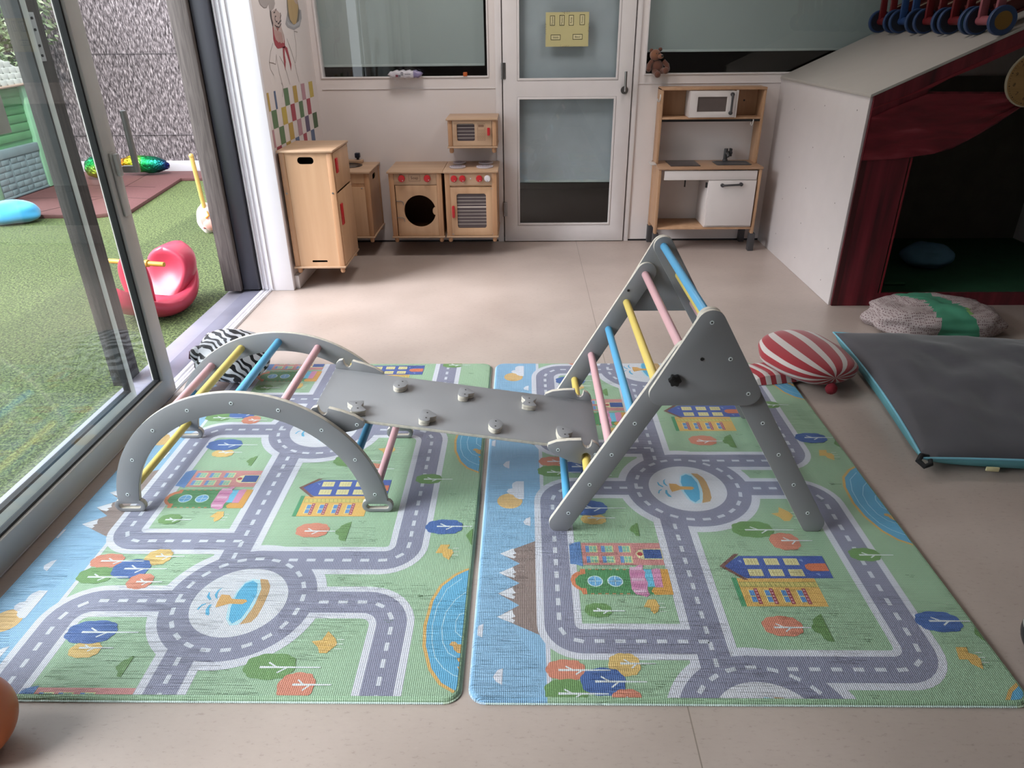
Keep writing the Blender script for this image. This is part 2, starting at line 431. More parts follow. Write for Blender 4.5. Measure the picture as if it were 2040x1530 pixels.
# back door
g = G().prism('xz', rect(-0.148, 0.757, 0.006, 2.29), BW - 0.022, BW + 0.022, [rect(-0.048, 0.658, 1.148, 2.15), rect(-0.048, 0.652, 0.128, 1.042)])
d1 = g.build('door_1', frame_w, bevel=0.002, kind='structure')
for n_, (x0, x1, z0, z1) in enumerate(((-0.048, 0.658, 1.148, 2.15), (-0.048, 0.652, 0.128, 1.042))):
    G().prism('xz', rect(x0 + 0.001, x1 - 0.001, z0 + 0.001, z1 - 0.001), BW - 0.026, BW - 0.004, [rect(x0 + 0.016, x1 - 0.016, z0 + 0.016, z1 - 0.016)]).build('glazing_bead', frame_w, d1, bevel=0.003)
    G().box(x0 + 0.014, x1 - 0.014, BW - 0.006, BW, z0 + 0.014, z1 - 0.014).build('pane', glass_in, d1)
g = G(); g.cyl((0.706, BW - 0.022, 1.082), (0.706, BW - 0.032, 1.082), 0.026, 28); g.cyl((0.706, BW - 0.03, 1.082), (0.706, BW - 0.07, 1.082), 0.010)
g.tube([(0.706, BW - 0.066, 1.078), (0.706, BW - 0.072, 1.10), (0.704, BW - 0.072, 1.205)], 0.0095)
g.build('door_handle', steel, d1)
for z in (1.16, 0.20):
    g = G().cyl((-0.152, BW - 0.03, z), (-0.152, BW - 0.03, z + 0.105), 0.008); g.box(-0.15, -0.128, BW - 0.026, BW - 0.022, z, z + 0.105)
    g.build('hinge', steel, d1)
g = G()
g.box(-0.20, -0.156, BW - 0.012, BW + 0.005, 0, 2.34); g.box(0.766, 0.80, BW - 0.012, BW + 0.005, 0, 2.34); g.box(-0.20, 0.80, BW - 0.012, BW + 0.005, 2.30, 2.36)
g.build('trim_3', frame_w, bevel=0.002, kind='structure')
b = thing('roller_blind', 'pale blue-grey blind behind both panes of the white door', 'blind')
g = G(); N = 26
rs = []
for i in range(N + 1):
    x = -0.06 + 0.75 * i / N; rs.append((x, BW + 0.05 + 0.001 * math.sin(i * 1.7)))
for (ax, ay), (bx, by) in zip(rs, rs[1:]):
    vs = [g.bm.verts.new(p) for p in ((ax, ay, 0.452), (bx, by, 0.452), (bx, by, 2.25), (ax, ay, 2.25))]; g.bm.faces.new(vs)
bmesh.ops.remove_doubles(g.bm, verts=g.bm.verts, dist=1e-5)
g.build('fabric', blind2_m, b)
G().box(-0.06, 0.69, BW + 0.044, BW + 0.056, 0.436, 0.454).build('bottom_bar', mat('pale_blind_bar', '#a9b6b5', 0.6), b, bevel=0.002)

# notice on the door glass
p = thing('paper_notice', 'yellow paper notice with six boxed labels stuck on the door glass', 'notice', (0, 0, 0))
YP = BW - 0.010
G().box(0.148, 0.441, YP, YP + 0.001, 1.362, 1.572).build('sheet', mat('yellow_paper', '#bdb584', 0.7, var=0.02), p)
ink = mat('dark_print', '#3a3722', 0.6); lab_m = mat('cream_label', '#cdc59a', 0.7)
def px2p(x, y): return 0.148 + (x - 265) / 1330 * 0.293, 1.572 - (y - 222) / 1050 * 0.21
for (x0, y0, x1, y1, s, rot) in ((398, 322, 545, 628, 'Poutine', 1), (690, 308, 840, 628, 'Mustard', 1), (975, 308, 1125, 628, 'Purée', 1), (1310, 300, 1465, 615, 'Piment', 1), (428, 900, 728, 1068, 'Salade', 0), (1105, 893, 1410, 1058, 'Boeuf', 0)):
    ax, az = px2p(x0, y0); bx, bz = px2p(x1, y1)
    g = G().prism('xz', rect(ax, bx, bz, az), YP - 0.0006, YP, [rect(ax + 0.0035, bx - 0.0035, bz + 0.0035, az - 0.0035)], mi=0)
    lb = g.build('label_box', [ink], p)
    G().box(ax + 0.0035, bx - 0.0035, YP - 0.0004, YP, bz + 0.0035, az - 0.0035).build('label_field', lab_m, lb)
    M = Matrix.Translation(((ax + bx) / 2, YP - 0.0008, (az + bz) / 2)) @ FRONT
    if rot: M = M @ Matrix.Rotation(PI / 2, 4, 'Z')
    text('label_text', s, 0.0155, ink, lb, M, 0.0002)
random.seed(3)
for cx, cz, dx, dz in ((0.285, 1.570, 0.03, 0.006), (0.28, 1.364, 0.03, 0.006), (0.148, 1.475, 0.006, 0.035), (0.44, 1.475, 0.006, 0.035)):
    g = G()
    for k in range(26):
        x = cx + random.uniform(-dx, dx); z = cz + random.uniform(-dz, dz); g.tube([(x, YP - 0.0006, z), (x + random.uniform(-.004, .004), YP - 0.0012, z + random.uniform(-.004, .004))], 0.0007, 5)
    g.build('doodle_border', mat('brown_pen', '#6b5548', 0.7), p)

# wall panel painting: chef and coloured squares
def mural():
    P = Paint(lambda y, z, d: (-1.4692 + d, y, z), None, 0.0001, 0.08)
    GL = '#8d8380'
    S_ = lambda pts, c=GL, h=0.0022, l=2, cl=False: P.stroke(pts, h, c, l, cl)
    bowl = [(4.898, 1.548), (4.863, 1.517), (4.9, 1.497), (5.031, 1.483), (5.165, 1.502), (5.237, 1.55), (5.247, 1.599), (5.157, 1.608), (4.95, 1.594)]
    P.poly(bowl, '#9c9ca0', 1)
    P.poly([(4.90, 1.535), (4.92, 1.51), (5.03, 1.497), (5.16, 1.512), (5.225, 1.55), (5.13, 1.525), (5.03, 1.51), (4.95, 1.52)], '#aeb0b4', 2)
    P.poly([(4.94, 1.594), (4.934, 1.563), (4.964, 1.528), (5.046, 1.512), (5.16, 1.534), (5.209, 1.587), (5.18, 1.70), (4.97, 1.70)], '#6d685e', 2)
    P.poly([(4.979, 1.72), (4.964, 1.584), (4.972, 1.543), (5.027, 1.515), (5.09, 1.518), (5.14, 1.555), (5.191, 1.614), (5.18, 1.72)], '#b79c6c', 3)
    S_([(5.05, 1.52), (5.04, 1.60), (5.06, 1.70)], '#a38a5c', 0.002, 4)
    P.poly([(5.104, 1.70), (5.104, 1.656), (5.131, 1.638), (5.178, 1.629), (5.20, 1.66), (5.2, 1.70)], '#b8a294', 4)
    P.poly([(4.431, 1.70), (4.431, 1.631), (4.446, 1.615), (4.499, 1.598), (4.549, 1.601), (4.591, 1.621), (4.593, 1.593), (4.611, 1.579), (4.681, 1.599), (4.714, 1.624), (4.70, 1.70)], '#a49c9a', 1)
    S_([(4.431, 1.66), (4.431, 1.631), (4.446, 1.615), (4.499, 1.598), (4.549, 1.601), (4.591, 1.621)])
    P.poly([(4.611, 1.579), (4.603, 1.546), (4.612, 1.498), (4.615, 1.45), (4.674, 1.417), (4.772, 1.412), (4.80, 1.46), (4.772, 1.50), (4.786, 1.547), (4.79, 1.572), (4.714, 1.597)], '#b9a6a0', 1)
    P.poly([(4.615, 1.488), (4.604, 1.45), (4.674, 1.417), (4.772, 1.412), (4.76, 1.47), (4.70, 1.48)], '#b6938d', 2)
    P.poly([(4.600, 1.59), (4.590, 1.56), (4.600, 1.52), (4.612, 1.495), (4.627, 1.522), (4.614, 1.546), (4.620, 1.58)], '#43383a', 3)
    K = '#3f3436'
    S_([(4.66, 1.575), (4.692, 1.58)], K, 0.004, 3); S_([(4.70, 1.585), (4.722, 1.598)], K, 0.003, 3)
    S_([(4.70, 1.558), (4.68, 1.556), (4.67, 1.539), (4.687, 1.527), (4.71, 1.532)], K, 0.0035, 3)
    S_([(4.71, 1.522), (4.732, 1.518), (4.76, 1.53), (4.782, 1.535), (4.775, 1.548), (4.795, 1.564), (4.79, 1.578)], K, 0.0045, 3)
    P.poly([(4.658, 1.508), (4.688, 1.478), (4.775, 1.518), (4.73, 1.499), (4.681, 1.503)], '#8e5550', 3)
    S_([(4.650, 1.511), (4.681, 1.503), (4.73, 1.499), (4.778, 1.52)], K, 0.0035, 4)
    R = '#9f3341'
    P.poly([(4.606, 1.500), (4.620, 1.500), (4.615, 1.464), (4.631, 1.435), (4.674, 1.417), (4.70, 1.421), (4.72, 1.412), (4.762, 1.416), (4.798, 1.404), (4.784, 1.386), (4.733, 1.388), (4.642, 1.385), (4.602, 1.406), (4.588, 1.436)], R, 4)
    P.poly([(4.743, 1.393), (4.78, 1.392), (4.762, 1.347), (4.765, 1.311), (4.73, 1.262), (4.725, 1.302), (4.73, 1.348)], R, 4)
    P.poly([(4.785, 1.400), (4.833, 1.385), (4.85, 1.343), (4.870, 1.29), (4.846, 1.252), (4.836, 1.297), (4.810, 1.345), (4.78, 1.382)], R, 4)
    P.poly([(4.803, 1.465), (4.796, 1.407), (4.775, 1.407), (4.79, 1.43)], R, 4)
    for q in ([(4.57, 1.417), (4.506, 1.375), (4.452, 1.319), (4.457, 1.28), (4.5, 1.248)], [(4.452, 1.319), (4.517, 1.313), (4.563, 1.304), (4.599, 1.357)], [(4.597, 1.352), (4.598, 1.302), (4.607, 1.252), (4.638, 1.188)],
              [(4.655, 1.345), (4.721, 1.297), (4.757, 1.238), (4.784, 1.178)], [(4.95, 1.286), (4.963, 1.231), (4.989, 1.18)], [(4.85, 1.436), (4.909, 1.362), (4.953, 1.292)], [(4.96, 1.292), (5.007, 1.338), (5.03, 1.401), (5.027, 1.476), (5.10, 1.47)], [(4.616, 1.2), (4.642, 1.178), (4.60, 1.12)]):
        S_(q)
    cols = dict(y='#b99a45', g='#54774f', r='#a03347', p='#b48792', b='#4d6387', v='#54476a', d='#3a5a33', Y='#c2ab4a')
    y0, dy, dz = 4.263, 0.0935, 0.0995
    rows = [(1.165, [(0.63, .37, 'y'), (2.0, .35, 'b'), (4, 1, 'g'), (6.05, .9, 'y'), (8.03, .9, 'p'), (10.03, 1, 'Y')]), (1.065, [(1, 1, 'g'), (3.02, 1, 'Y'), (5.03, .95, 'r'), (7.0, .95, 'g'), (8.95, .95, 'r')]),
            (0.964, [(0.6, .35, 'p'), (2.0, 1, 'g'), (4.0, 1, 'y'), (6.03, .98, 'p'), (7.98, .98, 'v'), (10.03, 1.15, 'd')]), (0.864, [(1, 1, 'r'), (3.0, 1, 'y'), (5.1, .9, 'b'), (7.05, .85, 'r'), (9.0, .95, 'b')]),
            (0.764, [(2, 1, 'g'), (4, 1, 'p'), (6, 1, 'y'), (8, 1, 'v')])]
    for zt, cells in rows:
        for c0, wd, col in cells:
            a = y0 + dy * c0; P.poly(rect(a, a + dy * wd, zt - dz, zt), cols[col], 3)
    o = P.build('wall_mural', attr_mat('mural_paint', 0.6)); tag(o, 'chef painting with red scarf above rows of coloured squares on the left wall', 'mural')
mural()

# ---------------------------------------------------------------- sliding door wall on the left
G().box(-1.675, -1.4675, 4.268, 4.3045, 0, 2.3).build('trim_4', jamb_w, bevel=0.004, kind='structure')
g = G(); g.box(-1.640, -1.632, 4.259, 4.269, 0.013, 2.3); g.box(-1.605, -1.60, 4.259, 4.269, 0.013, 2.3); g.box(-1.664, -1.658, 4.253, 4.269, 0.013, 2.3)
g.build('trim_5', jamb_w, bevel=0.001, kind='structure')
G().box(-1.775, -1.676, 4.23, 4.33, 0.02, 2.3).build('trim_6', alu_d, bevel=0.003, kind='structure')
tag(G().box(-1.885, -1.78, 4.20, 4.33, 0.02, 2.6).build('timber_post', post_m, bevel=0.004), 'weathered grey timber post at the far side of the door opening', 'post')
tp = thing('timber_post', 'shaded timber post with steel bracket seen through the sliding glass', 'post')
G().box(-1.952, -1.88, 2.955, 3.075, -0.012, 2.6).build('post_shaft', wood('shaded_timber', '#2e2b2a', '#474241', 2, 0.7, 30), tp, bevel=0.004)  # near-black timber colour paints in the shade on this post
g = G(); g.box(-1.88, -1.874, 2.965, 3.022, 1.39, 1.56); g.box(-1.874, -1.86, 2.965, 2.970, 1.39, 1.56)
brk = g.build('angle_bracket', mat('galvanised_steel', '#b6bcbf', 0.4, metal=0.6), tp, bevel=0.001)
for z in (1.41, 1.445, 1.50, 1.54): G().cyl((-1.874, 3.0, z), (-1.870, 3.0, z), 0.005, 10).build('screw', gasket, brk)
# threshold
g = G(); g.box(-1.672, -1.655, -2.4, 4.285, -0.01, 0.012); g.box(-1.640, -1.634, -2.4, 4.285, 0.0, 0.010); g.box(-1.622, -1.616, -2.4, 4.285, 0, 0.010); g.box(-1.672, -1.612, -2.4, 4.285, -0.01, 0.004)
g.build('trim_7', jamb_w, bevel=0.001, kind='structure')
G().box(-1.775, -1.672, -2.4, 4.33, -0.03, 0.010).build('trim_8', mat('slate_sill', '#7a7a8b', 0.4, var=0.05), bevel=0.003, kind='structure')
G().box(-1.885, -1.775, -2.4, 4.33, -0.04, 0.002).build('trim_9', alu_l, bevel=0.003, kind='structure')

def glass_door(name, x0, x1, y0, y1, st, rail, zb, zt, m):
    o = G().prism('yz', rect(y0, y1, zb, zt), x0, x1, [rect(y0 + st, y1 - st, zb + rail, zt - 0.08)]).build(name, m, bevel=0.004, kind='structure')
    xm = (x0 + x1) / 2
    G().prism('yz', rect(y0 + st, y1 - st, zb + rail, zt - 0.08), xm - 0.012, xm + 0.012, [rect(y0 + st + 0.010, y1 - st - 0.010, zb + rail + 0.010, zt - 0.09)]).build('gasket', gasket, o)
    G().box(xm - 0.003, xm + 0.003, y0 + st + 0.008, y1 - st - 0.008, zb + rail + 0.008, zt - 0.088).build('pane', glass_m, o)
    return o
d2 = glass_door('door_2', -1.648, -1.600, 1.05, 2.862, 0.092, 0.095, 0.014, 2.28, alu)
g = G().box(-1.600, -1.590, 2.795, 2.835, 0.83, 1.075); g.box(-1.590, -1.572, 2.803, 2.827, 0.985, 1.07)
g.build('lock_plate', alu, d2, bevel=0.005)
g = G(); g.box(-1.59, -1.530, 2.850, 2.870, 0.990, 1.018); g.box(-1.545, -1.525, 2.848, 2.872, 0.990, 1.222)
g.build('door_handle', mat('satin_grey_handle', '#8f8d8b', 0.3), d2, bevel=0.006)
glass_door('door_3', -1.718, -1.700, 0.9, 2.716, 0.040, 0.09, 0.014, 2.28, mat('pale_outer_stile', '#e0e8e6', 0.4))
glass_door('door_4', -1.735, -1.690, -0.15, 0.88, 0.055, 0.09, 0.014, 2.28, alu)
G().box(-1.885, -1.60, -2.4, -0.16, 0.0, 2.3).build('wall_left_light_block', wall_w, kind='structure')  # unseen solid wall, added to cut light on the front floor
G().box(-1.69, -1.60, 0.875, 1.05, 0.0, 2.3).build('trim_10', jamb_w, kind='structure')
# laminated card hanging on the glass at the left edge
cdn = thing('display_card', 'white picture card fixed to the outside of the sliding glass', 'card', (-1.6275, 2.225, 1.21))
G().box(-0.004, 0.0, -0.13, 0.115, 0.0, 0.17).build('sheet', mat('white_card', '#c9cbc4', 0.5), cdn)
G().prism('yz', circ(-0.02, 0.10, 0.045, 20, 0.04), -0.001, 0.0012).build('picture', mat('brown_print', '#5b5040', 0.6), cdn)

# ---------------------------------------------------------------- play mats
PER = 0.975
def mat_setup(t, c):
    sx = t.n('ShaderNodeSeparateXYZ'); t.l(c, sx.inputs[0])
    def M(op, a, b=None):
        m = t.n('ShaderNodeMath'); m.operation = op
        for i, v in enumerate((a, b)):
            if v is None: continue
            if isinstance(v, (int, float)): m.inputs[i].default_value = v
            else: t.l(v, m.inputs[i])
        return m.outputs[0]
    wx = M('SINE', M('MULTIPLY', sx.outputs[0], 2 * PI / 0.0105)); wy = M('SINE', M('MULTIPLY', sx.outputs[1], 2 * PI / 0.0092))
    cell = M('ABSOLUTE', M('MULTIPLY', wx, wy))
    nz = t.n('ShaderNodeTexNoise'); nz.inputs['Scale'].default_value = 1.0; nz.inputs['Detail'].default_value = 2; nz.inputs['Distortion'].default_value = 0.3
    mp = t.n('ShaderNodeMapping'); mp.inputs['Scale'].default_value = (3.2, 75, 1); t.l(c, mp.inputs[0]); t.l(mp.outputs[0], nz.inputs['Vector'])
    n3 = t.n('ShaderNodeTexNoise'); n3.inputs['Scale'].default_value = 2.6; t.l(c, n3.inputs['Vector'])
    cr = M('MINIMUM', M('MULTIPLY', M('ABSOLUTE', M('SUBTRACT', nz.outputs[0], 0.5)), 16.0), 1.0)
    cr2 = M('MAXIMUM', cr, M('MULTIPLY', M('GREATER_THAN', n3.outputs[0], 0.50), 1.0))
    b1 = t.n('ShaderNodeBump'); b1.inputs['Strength'].default_value = 0.6; b1.inputs['Distance'].default_value = 0.0022; t.l(cell, b1.inputs['Height'])
    b2 = t.n('ShaderNodeBump'); b2.inputs['Strength'].default_value = 0.7; b2.inputs['Distance'].default_value = 0.0026; t.l(cr2, b2.inputs['Height'])
    t.l(b1.outputs[0], b2.inputs['Normal']); t.l(b2.outputs[0], t.b.inputs['Normal'])
mat_m = attr_mat('printed_foam', 0.42, setup=mat_setup)
CG, CW, CR, CS = '#8fae90', '#c6c8d4', '#7e8097', '#7ea9cb'
PC = dict(gr='#5f8a4c', bl='#365c9c', ye='#cfae68', **{'or': '#c47a62'})
TREES = [(0.107, 1.291, 0.053, 0.033, 1.29, 0.086, 0.221, 'or'), (0.106, 1.226, 0.058, 0.036, 1.218, 0.083, 0.208, 'gr'), (0.26, 1.309, 0.043, 0.037, 1.312, 0.248, 0.34, 'ye'), (0.2, 1.255, 0.059, 0.043, 1.255, 0.177, 0.309, 'bl'),
    (0.254, 1.200, 0.04, 0.033, 1.198, 0.242, 0.321, 'or'), (0.233, 0.938, 0.044, 0.027, 0.945, 0.212, 0.305, 'ye'), (0.217, 1.001, 0.072, 0.042, 1.0, 0.188, 0.347, 'bl'), (0.21, 1.5, 0.04, 0.027, 1.497, 0.194, 0.284, 'gr'),
    (0.712, 1.443, 0.057, 0.037, 1.438, 0.685, 0.787, 'or'), (0.75, 1.862, 0.07, 0.042, 1.859, 0.722, 0.881, 'gr'), (0.835, 1.801, 0.049, 0.042, 1.805, 0.823, 0.922, 'or'), (1.062, 1.739, 0.05, 0.031, 1.737, 1.042, 1.148, 'gr'), (1.147, 1.462, 0.064, 0.038, 1.464, 1.12, 1.238, 'bl')]
POLY = [  # (colour, layer, outline) in metres
    ('#b3905f', 5, [(0.614, 2.187), (0.637, 2.184), (0.653, 2.158), (0.658, 2.13), (0.659, 2.08), (0.655, 2.036), (0.645, 2.014), (0.616, 2.005), (0.631, 2.062), (0.632, 2.125)]),
    ('#a9cfe0', 6, [(0.591, 2.187), (0.615, 2.182), (0.631, 2.144), (0.633, 2.084), (0.623, 2.027), (0.61, 2.004), (0.589, 2.001), (0.569, 2.027), (0.558, 2.075), (0.561, 2.134), (0.572, 2.172)]),
    ('#49a3cc', 7, [(0.594, 2.179), (0.612, 2.167), (0.624, 2.125), (0.621, 2.071), (0.612, 2.027), (0.593, 2.008), (0.579, 2.023), (0.567, 2.071), (0.566, 2.13), (0.575, 2.167)]),
    ('#c99a55', 8, [(0.521, 2.121), (0.546, 2.118), (0.558, 2.103), (0.6, 2.101), (0.607, 2.093), (0.596, 2.082), (0.557, 2.084), (0.537, 2.075), (0.523, 2.069), (0.52, 2.089)]),
    ('#49a3cc', 6, [(0.514, 2.151), (0.503, 2.139), (0.501, 2.12), (0.509, 2.107), (0.515, 2.104), (0.508, 2.123), (0.508, 2.137)]),
    ('#49a3cc', 6, [(0.48, 2.13), (0.481, 2.111), (0.494, 2.098), (0.499, 2.102), (0.487, 2.116), (0.484, 2.129)]),
    ('#49a3cc', 6, [(0.49, 2.086), (0.478, 2.08), (0.472, 2.062), (0.477, 2.06), (0.481, 2.075), (0.49, 2.082)]),
    ('#49a3cc', 6, [(0.501, 2.08), (0.498, 2.062), (0.505, 2.042), (0.515, 2.038), (0.516, 2.044), (0.507, 2.064), (0.508, 2.082)]),
    ('#5e86bd', 5, [(0.178, 1.798), (0.16, 1.794), (0.142, 1.781), (0.14, 1.693), (0.156, 1.691), (0.179, 1.681)]),
    ('#bd7e7c', 5, rect(0.180, 0.430, 1.688, 1.792)),
    ('#cfc89c', 6, [(0.431, 1.764), (0.373, 1.763), (0.358, 1.757), (0.347, 1.74), (0.353, 1.722), (0.368, 1.713), (0.431, 1.713)]),
    ('#26498a', 7, rect(0.373, 0.428, 1.718, 1.760)), ('#a8343c', 7, circ(0.361, 1.739, 0.009, 14)),
    ('#43834f', 5, [(0.173, 1.669), (0.407, 1.672), (0.433, 1.563), (0.18, 1.563), (0.17, 1.576), (0.149, 1.594), (0.142, 1.617), (0.148, 1.643), (0.163, 1.659)]),
    ('#c8774f', 6, [(0.169, 1.670), (0.183, 1.670), (0.184, 1.649), (0.164, 1.643), (0.151, 1.626), (0.152, 1.604), (0.167, 1.588), (0.181, 1.587), (0.183, 1.563), (0.170, 1.562), (0.167, 1.576), (0.153, 1.586), (0.141, 1.602), (0.137, 1.623), (0.143, 1.643), (0.156, 1.656), (0.168, 1.659)]),
    ('#5fb3d3', 6, rect(0.361, 0.388, 1.594, 1.669)), ('#c986ab', 7, [(0.385, 1.668), (0.403, 1.674), (0.412, 1.67), (0.409, 1.592), (0.385, 1.592)]),
    ('#cb9440', 6, [(0.409, 1.672), (0.435, 1.67), (0.433, 1.562), (0.38, 1.561), (0.371, 1.576), (0.38, 1.591), (0.409, 1.591)]),
    ('#c583a8', 7, [(0.317, 1.665), (0.353, 1.69), (0.363, 1.687), (0.359, 1.67), (0.365, 1.657), (0.361, 1.637), (0.366, 1.611), (0.361, 1.583), (0.364, 1.561), (0.354, 1.552), (0.323, 1.564), (0.315, 1.583)]),
    ('#36519a', 6, [(0.667, 1.731), (0.925, 1.732), (0.923, 1.633), (0.664, 1.631), (0.606, 1.684)]),
    ('#6d453f', 7, [(0.668, 1.74), (0.654, 1.74), (0.596, 1.684), (0.655, 1.625), (0.667, 1.625), (0.612, 1.684)]),
    ('#c56a45', 7, [(0.922, 1.698), (0.871, 1.697), (0.857, 1.69), (0.856, 1.673), (0.868, 1.663), (0.922, 1.664)]),
    ('#cfa556', 5, rect(0.632, 0.865, 1.517, 1.632)), ('#3b8a5d', 6, rect(0.619, 0.633, 1.517, 1.634)),
    ('#c5b564', 6, rect(0.636, 0.865, 1.595, 1.616))]
BUSH = [[(0.344, 1.858), (0.35, 1.872), (0.354, 1.88), (0.362, 1.883), (0.368, 1.892), (0.376, 1.893), (0.373, 1.825), (0.361, 1.828), (0.357, 1.843), (0.347, 1.851)],
    [(0.831, 1.489), (0.815, 1.479), (0.800, 1.466), (0.797, 1.452), (0.787, 1.44), (0.79, 1.424), (0.804, 1.416), (0.806, 1.4), (0.815, 1.391), (0.831, 1.388)],
    [(1.26, 1.462), (1.236, 1.449), (1.219, 1.418), (1.231, 1.395), (1.239, 1.372), (1.26, 1.361)]]
FLY = [[(0.339, 1.513), (0.355, 1.542), (0.377, 1.543), (0.385, 1.516), (0.377, 1.496), (0.365, 1.486), (0.357, 1.499), (0.358, 1.509)], [(1.143, 1.372), (1.172, 1.372), (1.166, 1.353), (1.182, 1.347), (1.187, 1.335), (1.175, 1.299), (1.155, 1.316), (1.152, 1.331), (1.130, 1.331)],
    [(0.834, 1.946), (0.861, 1.951), (0.871, 1.982), (0.897, 1.956), (0.906, 1.936), (0.884, 1.906), (0.865, 1.906), (0.856, 1.926)]]
CLOUD = [[(-0.003, 2.135), (-0.031, 2.135), (-0.044, 2.122), (-0.046, 2.108), (-0.044, 2.091), (-0.058, 2.086), (-0.064, 2.072), (-0.056, 2.058), (-0.04, 2.05), (-0.034, 2.036), (-0.02, 2.026), (-0.003, 2.026)],
    [(0.019, 1.925), (0.005, 1.918), (-0.005, 1.9), (0.0, 1.885), (0.018, 1.877)],
    [(-0.115, 1.447), (-0.128, 1.44), (-0.139, 1.419), (-0.132, 1.406), (-0.116, 1.398)], [(-0.057, 1.295), (-0.071, 1.289), (-0.082, 1.268), (-0.074, 1.253), (-0.058, 1.243)]]
LAKE = [(1.30, 1.275), (1.26, 1.270), (1.232, 1.259), (1.201, 1.238), (1.16, 1.190), (1.139, 1.128), (1.130, 1.03), (1.137, 0.955), (1.162, 0.878), (1.194, 0.832), (1.239, 0.803), (1.30, 0.79)]

def crown(cx, cy, rx, ry, seed):
    o = []
    for i in range(54):
        a = 2 * PI * i / 54; k = 1 + 0.075 * abs(math.sin(4.5 * a + seed)) - 0.05
        xx = math.cos(a); sq = 0.92 if xx > 0.6 else 1.0
        o.append((cx + rx * math.copysign(abs(xx) ** 0.92, xx) * k * sq, cy + ry * math.copysign(abs(math.sin(a)) ** 0.8, math.sin(a)) * k))
    return o

def dashes(P, path, step=0.056, ln=0.028, hw=0.0062, off=0.014, lay=4.5):
    acc = off
    for (ax, ay), (bx, by) in zip(path, path[1:]):
        L = math.hypot(bx - ax, by - ay)
        if L < 1e-6: continue
        ux, uy = (bx - ax) / L, (by - ay) / L
        while acc <= L:
            cx, cy = ax + ux * acc, ay + uy * acc
            P.poly([(cx - ux * ln / 2 - uy * hw, cy - uy * ln / 2 + ux * hw), (cx - ux * ln / 2 + uy * hw, cy - uy * ln / 2 - ux * hw), (cx + ux * ln / 2 + uy * hw, cy + uy * ln / 2 - ux * hw), (cx + ux * ln / 2 - uy * hw, cy + uy * ln / 2 + ux * hw)], '#c3c7d2', lay)
            acc += step
        acc -= L

